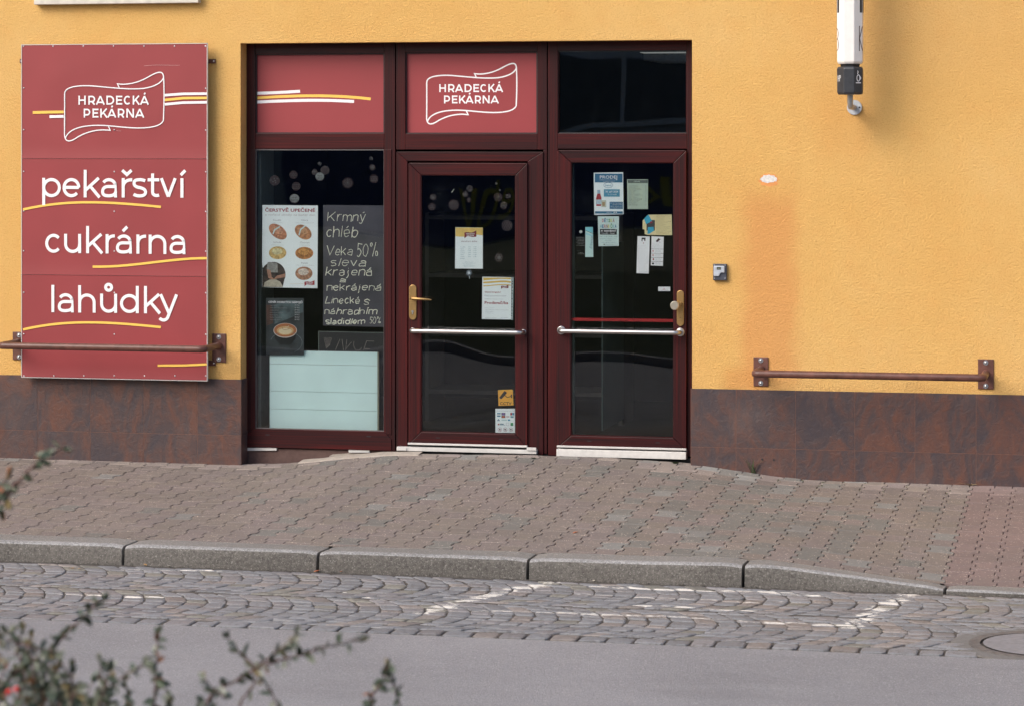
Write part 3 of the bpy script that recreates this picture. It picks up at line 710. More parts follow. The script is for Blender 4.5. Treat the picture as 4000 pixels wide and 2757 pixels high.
# verge on the photographer's side
VZ = ZC-1.62
mb = MB(); mb.add([(-40, -11.3, ROADZ), (40, -11.3, ROADZ), (40, -13.0, VZ), (-40, -13.0, VZ), (40, -26, VZ), (-40, -26, VZ), (-40, -26, ROADZ-.1), (40, -26, ROADZ-.1)], [(1, 0, 3, 2), (2, 3, 5, 4), (4, 5, 6, 7)], GRASS)
mb.box(-40, 40, -11.3, -11.0, ROADZ-0.1, ROADZ+0.11, CONCRETE)
S(mb.build('verge'))

# ==================================================================== BUILDING
FT = ZC-1.682; SEAM = ZC-2.076
OX0, OX1 = PX(939.5, 0), PX(2703.5, 0); OZ1 = (P(940, 170.5).z+P(2703, 156).z)/2
BZ = ROADZ-0.05; TOP = 4.6; BL, BR = -8.0, 9.0
bld = E('shop_building', (0, 0, 0), 'yellow rendered shop building with brown tiled base and mahogany shopfront', 'building')
mb = MB()
mb.box(BL, OX0, 0, 0.40, BZ, TOP, PLASTER); mb.box(OX1, BR, 0, 0.40, BZ, TOP, PLASTER); mb.box(OX0, OX1, 0, 0.40, OZ1, TOP, PLASTER)
mb.build('wall', bld)
FY = 0.135   # face of the shopfront frame
# plinth tiles
def plinth(xlist, side):
    mb = MB(); cols = []; r = random.Random(5 if side else 8)
    for a, b in zip(xlist, xlist[1:]):
        for z0, z1 in ((BZ, SEAM), (SEAM, FT)):
            g = 0.0017; mb.box(a+g, b-g, -0.012, -0.0005, z0+g, z1-(g if z1 == SEAM else 0), TILE)
            c = (r.random(), r.random(), r.random()); cols += [c]*6
    mb.box(xlist[0], xlist[-1], -0.0105, -0.0004, BZ, FT-0.002, M('brown_grout', (0.18, 0.098, 0.077), 0.9)); cols += [(0, 0, 0)]*6
    if side == 0:   # tiles return into the doorway reveal
        for z0, z1 in ((BZ, SEAM), (SEAM, FT)):
            mb.box(OX0-0.003, OX0+0.009, 0.0, FY+0.02, z0+0.0016, z1-0.0016, TILE); cols += [(0.3, 0.7, 0.1)]*6
    else:
        for z0, z1 in ((BZ, SEAM), (SEAM, FT)):
            mb.box(OX1-0.009, OX1+0.003, 0.0, FY+0.02, z0+0.0016, z1-0.0016, TILE); cols += [(0.5, 0.2, 0.1)]*6
    return mb.build('tiled_plinth', bld, col=cols)
lx = [PX(x) for x in (-261, -58, 150, 356, 564, 773.5)]
lx = [lx[0]-0.4*i for i in range(12, 0, -1)]+lx+[OX0+0.008]
rx = [OX1-0.008]+[PX(x) for x in (2876, 3108, 3339.5, 3574.5, 3813)]
rx += [rx[-1]+0.4*i for i in range(1, 12)]
plinth(lx, 0); plinth(rx, 1)
# sill of the window above, stone plate edge
mb = MB(); x0, x1, z0, z1 = PR(134, -40, 776, 16, -0.05); mb.box(x0, x1, -0.06, 0.0, z0, z0+0.30, M('pale_sill', (0.62, 0.58, 0.52), 0.85, var=0.08, nscale=20, bmp=0.3)); mb.build('window_sill', bld, bevel=0.004)
# base under the display window
mb = MB(); x0, x1, z0, z1 = PR(960, 1757, 1546, 1850, FY)
mb.box(OX0+0.0095, PX(1546, FY), FY+0.01, 0.35, BZ, P(1250, 1756, FY).z, OLDBASE)
q = [(1300, 1773), (1360, 1769), (1450, 1770), (1530, 1762), (1546, 1790), (1440, 1800), (1310, 1812), (1285, 1780)]
ppx(mb, q, FY+0.004, MORTAR, 0.006)
ppx(mb, [(965, 1748), (1080, 1747), (1080, 1758), (966, 1759)], FY-0.004, ALU, 0.012); ppx(mb, [(1361, 1755), (1441, 1757), (1444, 1766), (1362, 1766)], FY-0.004, ALU, 0.012)
mb.build('window_base', bld)
# mortar fillet between paving and base
mb = MB(); pth = [(1190, 1814), (1240, 1812), (1300, 1806), (1370, 1795), (1450, 1785), (1530, 1777), (1600, 1772)]
prev = None
mb.add([v for i in range(31) for v in ((lambda xx: [(xx, 0.10, pav_z(xx, 0)+0.012+0.004*noise.noise(Vector((xx*9, 0, 0)))), (xx, 0.03, pav_z(xx, 0)+0.010+0.004*noise.noise(Vector((xx*11, 3, 0)))), (xx, -0.035+0.02*noise.noise(Vector((xx*6, 5, 0))), pav_z(xx, 0)+0.004), (xx, -0.05, pav_z(xx, 0)-0.02)])(PX(1170)+(PX(1640)-PX(1170))*i/30))],
       [(i*4+j, i*4+j+1, (i+1)*4+j+1, (i+1)*4+j) for i in range(30) for j in range(3)], MORTAR)
mb.build('mortar_fillet', bld, smooth=True)
# --- fixed shopfront frame
mb = MB(); y0, y1 = FY, FY+0.07
zt = OZ1
def V(xa, xb, ya, yb, Ya=y0, Yb=y1, mat=None):
    a, b, c, d = PR(xa, ya, xb, yb, Ya); mb.box(a, b, Ya, Yb, c, d, mat or UV)
def H(xa, xb, ya, yb, Ya=y0, Yb=y1): V(xa, xb, ya, yb, Ya, Yb, UH)
zb1 = 1757
V(961, 997, 150, 1748); V(1501, 1543.5, 150, 1772)                # unit one posts
V(1547.5, 1583, 150, 586); V(2099, 2136.5, 150, 586)              # unit two, above the door
V(2140.5, 2179, 150, 1778); V(2684, 2712, 150, 1782)                # unit three
H(997.3, 1500.7, 150, 211); H(1583.3, 2098.7, 150, 205); H(2179.3, 2683.7, 150, 198)
H(997.3, 1500.7, 522, 583); H(1583.3, 2098.7, 523, 586); H(2179.3, 2683.7, 522, 583)
V(2122, 2136.5, 586.4, 1772); V(1544.0, 1547.0, 160, 1776, y0+0.02, y1, BLACK); V(2137.0, 2140.0, 160, 1776, y0+0.02, y1, BLACK)
mb.build('shopfront_frame', bld, bevel=0.003)
# door two casing
mb = MB(); a, b, c, d = PR(1548, 594, 2121.5, 1768, FY-0.012)
mb.frame(a, b, c, d, PX(1592, FY)-PX(1548, FY), PX(2121.5, FY)-PX(2061, FY), 38/570, 0, FY-0.012, FY+0.05, UV, UH)
mb.build('door_casing', bld, bevel=0.003)
# beads and panels above
def transom_panel(xa, ya, xb, yb, name, mat):
    m_ = MB(); a, b, c, d = PR(xa, ya, xb, yb, FY+0.03); m_.box(a-0.004, b+0.004, FY+0.03, FY+0.036, c-0.004, d+0.004, mat)
    return m_.build(name, bld)
tp1 = transom_panel(1001, 215, 1500, 519, 'transom_panel', SIGNRED2); tp2 = transom_panel(1585, 210, 2097, 520, 'transom_panel', SIGNRED2)
tp3 = transom_panel(2183, 201, 2682, 520, 'transom_pane', GLASS)
mb = MB()
for xa, ya, xb, yb in ((997, 210, 1502, 523), (1582.5, 204, 2099.5, 524), (2178.5, 197, 2684.5, 523)):
    a, b, c, d = PR(xa, ya, xb, yb, FY+0.01); w_ = 0.0085; mb.frame(a, b, c, d, w_, w_, w_, w_, FY+0.012, FY+0.03, BLACK if xa < 2000 else UV, BLACK)
mb.build('glazing_bead', bld)
Yp = FY+0.0295
mb = MB()
lpx(mb, [(1004, 366), (1085, 363), (1172, 358)], 12, Yp, WHITE); lpx(mb, bez((1004, 384), (1150, 374), (1300, 370), (1448, 388)), 11, Yp, YELLOW); lpx(mb, bez((1004, 400), (1150, 393), (1260, 390), (1383, 398)), 12, Yp, WHITE)
mb.build_each('stripe', tp1)
mb = MB(); FX = lambda x: 900+(1360+(x-530)*(1983-1360)/815.0)/1.773; FYY = lambda y: 100+(262+(y-592)*(688-262)/573.0)/1.773
logo(mb, FX, FYY, 5.2, Yp, WHITE); logo_words(mb, FX, FYY, Yp, WHITE); mb.build('logo_print', tp2)

# --- display window
wy = FY-0.006
mb = MB(); a, b, c, d = PR(963, 560, 1529, 1752, wy)
wl = PX(997, wy)-PX(963, wy); wr = PX(1529, wy)-PX(1499, wy)
zg0 = P(1250, 1678, wy).z; zg1 = P(1250, 585, wy).z
mb.box(a, a+wl, wy, FY+0.06, zg0-0.02, zg1, UV); mb.box(b-wr, b, wy, FY+0.06, zg0-0.02, zg1, UV)
mb.prism([(a, zg0-0.045), (a+wl, zg0), (b-wr, zg0), (b, zg0-0.055), (b, c), (a, c)], wy-0.003, FY+0.06, UH)
dw = mb.build('display_window', bld, bevel=0.002)
mb = MB(); mb.box(a+wl-0.01, b-wr+0.01, FY+0.012, FY+0.017, zg0-0.01, zg1+0.01, GLASS); mb.build('pane', dw)
mb = MB()
for px_, py_ in ((1045, 1697), (1440, 1703)): ppx(mb, [(px_-8, py_-2), (px_+8, py_-1.6), (px_+8, py_+2.4), (px_-8, py_+2)], wy-0.0036, BLACK, 0.0005)
mb.build_each('drain_slot', dw)
mb = MB(); mb.frame(a+wl, b-wr, zg0, zg1, 0.004, 0.004, 0.006, 0.005, FY+0.006, FY+0.0115, M('grey_gasket', (0.16, 0.15, 0.15), 0.7), MATS['grey_gasket']); mb.build('gasket', dw)
mb = MB(); rpx(mb, 999, 587, 1020, 1672, FY+0.10, M('inner_reveal', (0.13, 0.15, 0.14), 0.8), 0.3); mb.build('inner_reveal', dw)

# --- doors
def door(nm, X0, X1, Zs, gl, hand, label):
    """X0..X1 px of the sash, Zs=(top, glasstop, glassbottom, bottom) px, gl=(glass left, right) px"""
    ys = FY-0.03; xm = (X0+X1)/2
    a, b = PX(X0, ys), PX(X1, ys); z1 = P(xm, Zs[0], ys).z; z0 = P(xm, Zs[3], ys).z
    ga, gb = PX(gl[0], ys), PX(gl[1], ys); gz1 = P(xm, Zs[1], ys).z; gz0 = P(xm, Zs[2], ys).z
    m_ = MB(); m_.frame(a, b, z0, z1, ga-a, b-gb, z1-gz1, gz0-z0, ys, ys+0.06, UV, UH, g=0.0009)
    d_ = m_.build('door', bld, bevel=0.004); d_['label'] = label
    m_ = MB(); m_.box(ga-0.01, gb+0.01, ys+0.014, ys+0.019, gz0-0.01, gz1+0.01, GLASS); m_.build('pane', d_)
    m_ = MB(); m_.frame(ga, gb, gz0, gz1, 0.004, 0.004, 0.004, 0.006, ys+0.006, ys+0.0135, UV, UH); m_.build('glazing_bead', d_)
    m_ = MB(); m_.box(a-0.002, b+0.002, ys-0.012, ys+0.002, z0+0.001, z0+0.015, ALU); m_.build('rain_rail', d_, bevel=0.003)
    m_ = MB()
    for t in (0.25, 0.78):
        xx = a+(b-a)*t; m_.box(xx-0.014, xx+0.014, ys-0.0006, ys+0.001, (z0+gz0)/2+0.004, (z0+gz0)/2+0.010, BLACK)
    m_.build_each('drain_slot', d_)
    return d_, ys, a, b
def plate(x0, y0, x1, y1, Y, par, lock):
    m_ = MB(); a, b, c, d = PR(x0, y0, x1, y1, Y); r = (b-a)/2; cx = (a+b)/2
    pts = [(cx+r*cos(radians(t)), d-r+r*sin(radians(t))) for t in range(0, 181, 15)]+[(cx+r*cos(radians(t)), c+r+r*sin(radians(t))) for t in range(180, 361, 15)]
    m_.prism(pts, Y-0.010, Y, BRONZE); return m_.build('handle_plate', par, bevel=0.003)
def pull(xa, xb, y, Y, par, rr):
    a = P(xa, y[0], Y); b = P(xb, y[1], Y); z = (a.z+b.z)/2; o = 0.075; r = 0.0155; R = 0.035
    path = [(a.x, Y, z)]+[(a.x+R*(1-cos(radians(t))), Y-o+R-R*sin(radians(t))*1.0, z) for t in range(0, 91, 15)]
    path += [(b.x-R*(1-cos(radians(t))), Y-o+R-R*sin(radians(t)), z) for t in range(90, -1, -15)]+[(b.x, Y, z)]
    m_ = MB(); m_.tube(path, r, STEEL, 16); m_.build('push_bar', par, smooth=True)
    m_ = MB()
    for p_ in (a, b): m_.disc(p_.x, z, rr, Y-0.009, Y, STEEL, 24)
    m_.build_each('bar_rose', par, smooth=True, bevel=0.003)
d2, ys, a2, b2 = door('door', 1595, 2060, (638, 685, 1690, 1741), (1644, 2013), 0, 'dark red glazed door in the middle with lever handle')
plate(1599, 1113, 1628, 1250, ys, d2, 0)
m_ = MB(); p0 = P(1613, 1165, ys); p1 = P(1612, 1165, ys-0.055)
m_.tube([(p0.x, ys, p0.z), (p0.x, ys-0.045, p0.z), (p0.x+0.008, ys-0.056, p0.z), (p0.x+0.06, ys-0.060, p0.z-0.002), (p0.x+0.11, ys-0.058, p0.z-0.004), (p0.x+0.145, ys-0.048, p0.z-0.008)], [0.010, 0.010, 0.010, 0.009, 0.008, 0.005], BRONZE, 12)
m_.build('lever', d2, smooth=True)
m_ = MB(); pk = P(1613, 1219, ys); m_.disc(pk.x, pk.z+0.004, 0.0085, ys-0.013, ys-0.009, STEEL, 16); m_.box(pk.x-0.004, pk.x+0.004, ys-0.0128, ys-0.009, pk.z-0.016, pk.z, STEEL); m_.build('lock', d2)
pull(1613, 2046, (1290, 1297), ys, d2, 0.018)
d3, ys3, a3, b3 = door('door', 2177, 2681, (588, 636, 1705, 1752), (2230, 2631), 0, 'dark red glazed door on the right with round knob and red tape')
plate(2644.6, 1134.5, 2672.5, 1274, ys3, d3, 0)
m_ = MB(); p0 = P(2660, 1186, ys3)
m_.tube([(p0.x, ys3, p0.z), (p0.x, ys3-0.05, p0.z)], 0.010, BRONZE, 12); m_.tube([(p0.x, ys3-0.03, p0.z), (p0.x-0.015, ys3-0.05, p0.z-0.003), (p0.x-0.030, ys3-0.058, p0.z-0.005)], 0.009, BRONZE, 12)
pc = P(2636, 1194, ys3-0.06); m_.tube([(pc.x, ys3-0.050, pc.z), (pc.x, ys3-0.055, pc.z), (pc.x, ys3-0.070, pc.z), (pc.x, ys3-0.076, pc.z)], [0.022, 0.030, 0.031, 0.025], M('worn_knob', (0.60, 0.56, 0.46), 0.35, 0.9), 20)
m_.build('knob', d3, smooth=True)
m_ = MB(); pk = P(2658, 1243, ys3); m_.disc(pk.x, pk.z, 0.0115, ys3-0.014, ys3-0.009, BRONZE, 18, 0.0185); m_.box(pk.x-0.004, pk.x+0.004, ys3-0.0148, ys3-0.0135, pk.z+0.004, pk.z+0.007, BLACK); m_.build('lock', d3)
pull(2193, 2658, (1291, 1297), ys3, d3, 0.029)
# thresholds
mb = MB(); a, b, c, d = PR(1550, 1750, 2096, 1765, FY-0.05); mb.box(a, b, FY-0.055, FY+0.02, c, d, ALU)
for xx in (1551, 2058): a, b, c, d = PR(xx, 1746, xx+37, 1758, FY-0.058); mb.box(a, b, FY-0.064, FY-0.056, c, d, ALU)
mb.build('threshold', bld, bevel=0.002)
mb = MB(); a, b, c, d = PR(2174, 1758, 2680, 1787, FY-0.045); mb.box(a, b, FY-0.05, FY+0.02, c, d, M('white_threshold', (0.62, 0.61, 0.59), 0.5, var=0.05)); mb.build('threshold', bld, bevel=0.003)
mb = MB(); mb.box(PX(1547, FY), OX1-0.01, FY+0.005, 0.4, BZ, P(1850, 1768, FY).z, BLACK); mb.build('doorstep', bld)
# --- interior
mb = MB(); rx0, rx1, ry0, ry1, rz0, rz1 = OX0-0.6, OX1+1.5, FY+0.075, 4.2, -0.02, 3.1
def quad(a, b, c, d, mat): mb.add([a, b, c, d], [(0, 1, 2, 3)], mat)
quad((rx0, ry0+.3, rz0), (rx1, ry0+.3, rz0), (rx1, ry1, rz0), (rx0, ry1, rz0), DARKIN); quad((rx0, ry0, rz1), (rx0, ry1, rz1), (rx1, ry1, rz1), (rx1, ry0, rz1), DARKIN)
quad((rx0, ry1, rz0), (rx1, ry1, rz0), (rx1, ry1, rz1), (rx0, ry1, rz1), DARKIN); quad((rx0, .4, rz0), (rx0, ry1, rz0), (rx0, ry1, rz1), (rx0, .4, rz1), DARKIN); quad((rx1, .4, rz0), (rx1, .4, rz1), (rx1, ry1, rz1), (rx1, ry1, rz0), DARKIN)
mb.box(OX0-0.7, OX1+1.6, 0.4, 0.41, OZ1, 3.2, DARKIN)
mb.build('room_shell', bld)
mb = MB(); mb.box(BL, BR, -0.25, 10, TOP, TOP+0.2, CONCRETE); mb.box(BL, BR, 9.6, 10, BZ, TOP, PLASTER); mb.box(BL, BL+0.3, 0.4, 9.6, BZ, TOP, PLASTER); mb.box(BR-0.3, BR, 0.4, 9.6, BZ, TOP, PLASTER)
mb.build('roof', bld)

def thing1(mb, name, label, cat, group=None, **kw):
    o = mb.build(name, **kw); return tag(o, label, cat, group)

# ceiling light, glass partition and shelves inside
mb = MB(); p = P(2530, 240, 1.6); q = P(2690, 240, 1.6)
lamp = M('lit_louvre', (0.55, 0.56, 0.53), 0.6, emit=0.22)
for i in range(7): mb.box(p.x+0.0+(q.x-p.x)*i/6, p.x+0.012+(q.x-p.x)*i/6, 1.4, 2.3, p.z, p.z+0.05, M('louvre_metal', (0.2, 0.2, 0.19), 0.5))
for i in range(6): mb.box(p.x, q.x, 1.4+0.17*i, 1.41+0.17*i, p.z, p.z+0.05, MATS['louvre_metal'])
mb.box(p.x-0.02, q.x+0.02, 1.38, 2.32, p.z+0.055, p.z+0.06, lamp)
thing1(mb, 'ceiling_light', 'pale louvred ceiling light seen through the clear transom pane above the right door', 'ceiling light')
mb = MB(); a, b, c, d = PR(2350, 960, 2354, 1682, FY+0.35); mb.box(a, b, FY+0.35, FY+1.2, c, d, M('glass_edge', (0.10, 0.15, 0.14), 0.4))
a, b, c, d = PR(2236, 640, 2242, 1694, FY+0.12); mb.box(a, b, FY+0.12, FY+0.16, c, d, MATS['glass_edge'])
thing1(mb, 'glass_partition', 'dim green edged glass partition just inside the right door', 'partition')
mb = MB(); x0 = PX(1650, 2.0)
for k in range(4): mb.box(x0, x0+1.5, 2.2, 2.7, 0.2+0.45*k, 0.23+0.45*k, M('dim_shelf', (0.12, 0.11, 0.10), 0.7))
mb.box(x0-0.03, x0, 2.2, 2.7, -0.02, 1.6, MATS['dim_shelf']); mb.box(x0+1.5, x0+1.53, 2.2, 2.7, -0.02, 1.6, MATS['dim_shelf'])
thing1(mb, 'shop_shelf', 'dim shelf unit barely seen deep inside behind the middle door', 'shelf')

# ==================================================================== SIGN BOARD
SY = -0.085
sg = E('sign_board', (PX(447), 0, P(447, 1480).z), 'tall red sign board reading pekařství, cukrárna, lahůdky on the yellow wall', 'sign')
x0, x1, z0, z1 = PR(84, 173, 810, 1480, SY)
zA, zB = P(447, 621, SY).z, P(447, 1077, SY).z
mb = MB(); w_ = 0.0045
mb.frame(x0-0.001, x1+0.001, z0-0.001, z1+0.001, w_, w_, w_, w_, SY-0.003, SY+0.016, ALU, ALU); mb.box(x0+w_, x1-w_, SY+0.004, SY+0.012, z0+w_, z1-w_, ALU); mb.build('frame', sg)
for za, zb, lab in ((zA+0.0008, z1-w_, 1), (zB+0.0008, zA-0.0008, 2), (z0+w_, zB-0.0008, 3)):
    mb = MB(); nx, nz = 24, 16; vs = []
    for i in range(nx+1):
        for j in range(nz+1):
            X_ = x0+w_+(x1-x0-2*w_)*i/nx; Z_ = za+(zb-za)*j/nz; e = min(j, nz-j, i, nx-i)/4.0
            # the thin sheet is fixed at its screws and bulges a little between them
            vs.append((X_, SY-0.0022*min(1, e)*noise.noise(Vector((X_*4, Z_*4, lab*5)))-(0.0035 if j == 0 else 0), Z_))
    mb.add(vs, [(i*(nz+1)+j, (i+1)*(nz+1)+j, (i+1)*(nz+1)+j+1, i*(nz+1)+j+1) for i in range(nx) for j in range(nz)], SIGNRED); mb.build('panel', sg, smooth=True)
LY = SY-0.0042
q = lambda x, y: (x/2.1, y/2.1); q2 = lambda x, y: (x/2.1, 700+y/2.1)
mb = MB(); ID = lambda v: v/2.1
logo(mb, ID, ID, 4.6, LY, WHITE); logo_words(mb, ID, ID, LY, WHITE); mb.build('logo_print', sg)
mb = MB()
word_px(mb, [(c, a/2.1, b/2.1) for c, a, b in (('p', 345, 501), ('e', 512, 661), ('k', 685, 828), ('a', 828, 962), ('ř', 997, 1085), ('s', 1085, 1208), ('t', 1211, 1313), ('v', 1311, 1450), ('í', 1477, 1508))], lambda x: 771.5+x*0.003, 76, 0.172, LY, WHITE); mb.build('lettering', sg)
mb = MB()
word_px(mb, [(c, a/2.1, b/2.1) for c, a, b in (('c', 365, 505), ('u', 525, 667), ('k', 705, 849), ('r', 865, 942), ('á', 950, 1084), ('r', 1118, 1198), ('n', 1218, 1366), ('a', 1390, 1523))], lambda x: 987+x*0.010, 75, 0.172, LY, WHITE); mb.build('lettering', sg)
mb = MB()
word_px(mb, [(c, a/2.1, b/2.1) for c, a, b in (('l', 418, 449), ('a', 473, 607), ('h', 640, 786), ('ů', 820, 962), ('d', 983, 1140), ('k', 1180, 1323), ('y', 1305, 1461))], lambda x: 1218+x*0.012, 75, 0.172, LY, WHITE); mb.build('lettering', sg)
mb = MB()
def st(pts, w, mat, f=q2): lpx(mb, [f(*p_) for p_ in pts], w/2.1, LY, mat)
st(bez((189, 251), (540, 172), (830, 180), (1320, 230)), 20, YELLOW); st(bez((760, 720), (1080, 728), (1380, 650), (1697, 650)), 20, YELLOW)
st(bez((189, 1234), (540, 1155), (830, 1165), (1320, 1215)), 20, YELLOW); st([(1293, 1527), (1500, 1526), (1697, 1517)], 19, YELLOW)
st([(1352, 784), (1500, 773), (1697, 771)], 22, WHITE, q); st([(1352, 823), (1500, 808), (1697, 806)], 22, YELLOW, q); st([(1352, 859), (1500, 845), (1697, 842)], 22, WHITE, q)
st([(268, 926), (400, 923), (522, 921)], 24, YELLOW, q); st([(406, 960), (522, 958)], 24, WHITE, q); mb.build_each('stripe', sg)
scr = None
sp = [(x, 182) for x in (92, 208, 326, 444, 563, 682, 803)]+[(x, 1467) for x in (94, 211, 328, 447, 565, 684, 804)]
for y in (345, 508, 671, 826, 981, 1143, 1305): sp += [(93, y), (804, y+1.5), (447, y+1)]
for x, y in sp:
    p = P(x, y, SY)
    if scr is None:
        mb = MB(); mb.dome((p.x, SY-0.002, p.z), 0.0055, 0.003, ZINC, 10); scr = mb.build('screw', sg, smooth=True); sc0 = Vector((p.x, 0, p.z)); sl = Vector(scr.location)
    else:
        o = scr.copy(); SC.collection.objects.link(o); o.parent = sg; o.location = sl+Vector((p.x, 0, p.z))-sc0
mb = MB()
for xa, ya, xb, yb in ((795, 232, 842, 249), (78, 232, 100, 249), (800, 1408, 842, 1428), (82, 1408, 100, 1428)):
    a, b, c, d = PR(xa, ya, xb, yb, -0.012); mb.box(a, b, -0.016, -0.001, c, d, BROWN)
    mb.dome((b-0.012 if xa > 500 else a+0.012, -0.016, (c+d)/2), 0.006, 0.004, ZINC, 10)
mb.build_each('bracket', sg, per=2)
mb = MB(); lpx(mb, bez((562, 259), (620, 252), (660, 258), (702, 256)), 1.1, SY-0.0035, M('scratch', (0.6, 0.35, 0.35), 0.7)); lpx(mb, [(452, 512), (474, 513)], 1.0, SY-0.0035, MATS['scratch']); mb.build_each('scratch', sg)

# ==================================================================== WALL RAILS
def rail(xa, plA, xb, plB, lab):
    """xa/xb px where the arms meet the wall; plates = (x0,y0,x1,y1)"""
    pa, pb = P(*xa), P(*xb); z = (pa.z+pb.z)/2
    e = E('wall_rail', ((pa.x+pb.x)/2, 0, z), lab, 'rail', 'brown tube rails on the wall')
    o = 0.345; R = 0.034; r = 0.0245
    path = [(pa.x, 0.0, z)]+[(pa.x+R*(1-cos(radians(t))), -o+R-R*sin(radians(t)), z) for t in range(0, 91, 10)]
    path += [(pb.x-R*(1-cos(radians(t))), -o+R-R*sin(radians(t)), z) for t in range(90, -1, -10)]+[(pb.x, 0.0, z)]
    m_ = MB(); m_.tube(path, r, BROWN, 20); m_.build('tube', e, smooth=True)
    m_ = MB()
    for p_ in (pa, pb):
        m_.tube([(p_.x, -0.009, z), (p_.x, -0.014, z), (p_.x, -0.021, z)], [0.028, 0.027, 0.0215], BROWN, 18)
    m_.build_each('weld', e, smooth=True)
    for pl in (plA, plB):
        a, b, c, d = PR(*pl); m_ = MB(); m_.box(a, b, -0.010, 0.0, c, d, BROWN); o_ = m_.build('wall_plate', e, bevel=0.004)
        for zz in (d-(d-c)*0.115, c+(d-c)*0.11):
            m_ = MB(); cx = (a+b)/2; m_.disc(cx, zz, 0.0165, -0.013, -0.0095, ZINC, 22); m_.dome((cx, -0.013, zz), 0.0095, 0.008, ZINC, 12); m_.build('bolt', o_, smooth=True)
rail((75, 1338), (51, 1296, 103, 1405), (857, 1348), (830, 1303, 884, 1415), 'long brown tube rail running across the lower part of the red sign')
rail((2973, 1447), (2943.5, 1394, 3002, 1507.6), (3851, 1453), (3820, 1402, 3882, 1519), 'brown tube rail on bare yellow wall to the right of the doors')

# ==================================================================== PROJECTING LIGHT SIGN
LYc = -0.31
ls = E('light_sign', (PX(3339), 0, P(3339, 421).z), 'white hanging light column with dark bottom cap on a grey wall arm', 'light sign')
cx = P(3321, 0, LYc).x
def octo(r, f=0.4): return [(-r, -r*f), (-r*f, -r), (r*f, -r), (r, -r*f), (r, r*f), (r*f, r), (-r*f, r), (-r, r*f)]
def oprism(m_, secs, mat):
    vs = []; n = 8
    for r, z in secs: vs += [(cx+a, LYc+b, z) for a, b in octo(r)]
    fs = [(i*n+j, i*n+(j+1) % n, (i+1)*n+(j+1) % n, (i+1)*n+j) for i in range(len(secs)-1) for j in range(n)]
    fs += [tuple(range(n-1, -1, -1)), tuple(range((len(secs)-1)*n, len(secs)*n))]; m_.add(vs, fs, mat)
zz = lambda y: P(3321, y, LYc).z
LW = M('white_acrylic', (0.80, 0.78, 0.76), 0.25, var=0.015)
m_ = MB(); oprism(m_, [(0.074, zz(252)), (0.083, zz(243)), (0.084, zz(60)), (0.084, zz(-600))], LW); m_.build('lamp_body', ls, bevel=0.004)
m_ = MB(); oprism(m_, [(0.060, zz(262)), (0.062, zz(252.5))], BLACK); m_.build('neck', ls)
m_ = MB(); oprism(m_, [(0.076, zz(371)), (0.083, zz(362)), (0.084, zz(270)), (0.076, zz(262.5))], M('charcoal_plastic', (0.035, 0.038, 0.045), 0.35, var=0.1)); m_.build('cap', ls, bevel=0.004)
m_ = MB(); zpipe = P(3339, 421).z
m_.tube([(cx, LYc, zz(372)), (cx, LYc, zz(398)), (cx, LYc+0.012, zpipe+0.012), (cx, LYc+0.03, zpipe), (cx, LYc+0.06, zpipe), (cx, 0.0, zpipe)], [0.020, 0.020, 0.019, 0.018, 0.018, 0.018], M('grey_pipe', (0.42, 0.43, 0.44), 0.4, 0.6, var=0.08), 16); m_.build('arm', ls, smooth=True)
m_ = MB(); m_.disc(cx, zpipe, 0.050, -0.012, 0.0, M('grey_flange', (0.50, 0.53, 0.57), 0.5, 0.3, var=0.06), 30)
for s_ in (-1, 1): m_.dome((cx+s_*0.034, -0.012, zpipe), 0.006, 0.004, BLACK, 10)
m_.build('flange', ls, bevel=0.003)
m_ = MB()   # letters printed on the two side faces: the wide flank faces at x = +r and x = -r are drawn as thin raised strips
def side_letter(sgn, strokes, z0, h, y0, w, wd, mat):
    X_ = cx+sgn*0.0846
    for st_ in strokes:
        pts = [(y0+(a*w), z0+b*h) for a, b in st_]
        for (a, b), (c, d) in zip(pts, pts[1:]):
            L_ = math.hypot(c-a, d-b); nx_, nz_ = -(d-b)/L_*wd/2, (c-a)/L_*wd/2
            m_.add([(X_, a+nx_, b+nz_), (X_, a-nx_, b-nz_), (X_, c-nx_, d-nz_), (X_, c+nx_, d+nz_)], [(0, 1, 2, 3)], mat)
BRN = M('brown_print', (0.08, 0.05, 0.04), 0.5)
def face_letter(strokes, u0, u1, y0px, y1px, wd, mat, sgn=1, r=0.084):
    # on the slanted chamfer between front and flank: from (r*.4,-r) to (r,-r*.4)
    ax, ay, bx, by = sgn*r*0.4, -r, sgn*r, -r*0.4; nrm = Vector((sgn*0.707, -0.707, 0))*0.0006
    za, zb = zz(y0px), zz(y1px)
    for st_ in strokes:
        pts = []
        for a, b in st_:
            t = u0+(u1-u0)*a; pts.append((cx+ax+(bx-ax)*t+nrm.x, LYc+ay+(by-ay)*t+nrm.y, zb+(za-zb)*b, t))
        for p_, r_ in zip(pts, pts[1:]):
            dv = Vector((r_[0]-p_[0], r_[1]-p_[1], r_[2]-p_[2])); 
            if dv.length < 1e-6: continue
            side = dv.normalized().cross(nrm.normalized())*wd/2
            A_, B_ = Vector(p_[:3]), Vector(r_[:3]); m_.add([A_+side, A_-side, B_-side, B_+side], [(0, 1, 2, 3)], mat)
face_letter([[(0.1, 0), (0.1, 1)], [(0, 0), (0.25, 0)], [(0, 1), (0.25, 1)], [(0.9, 1), (0.15, 0.5), (0.95, 0)]], 0.58, 1.02, 106, 200, 0.006, BRN)
face_letter([[(0.0, 0.95), (0.5, 0.9), (0.8, 0.72), (0.5, 0.52), (0.1, 0.5)], [(0.1, 0.5), (0.6, 0.46), (0.9, 0.25), (0.6, 0.05), (0.0, 0)]], 1.02, 0.72, 108, 200, 0.005, BRN, -1)
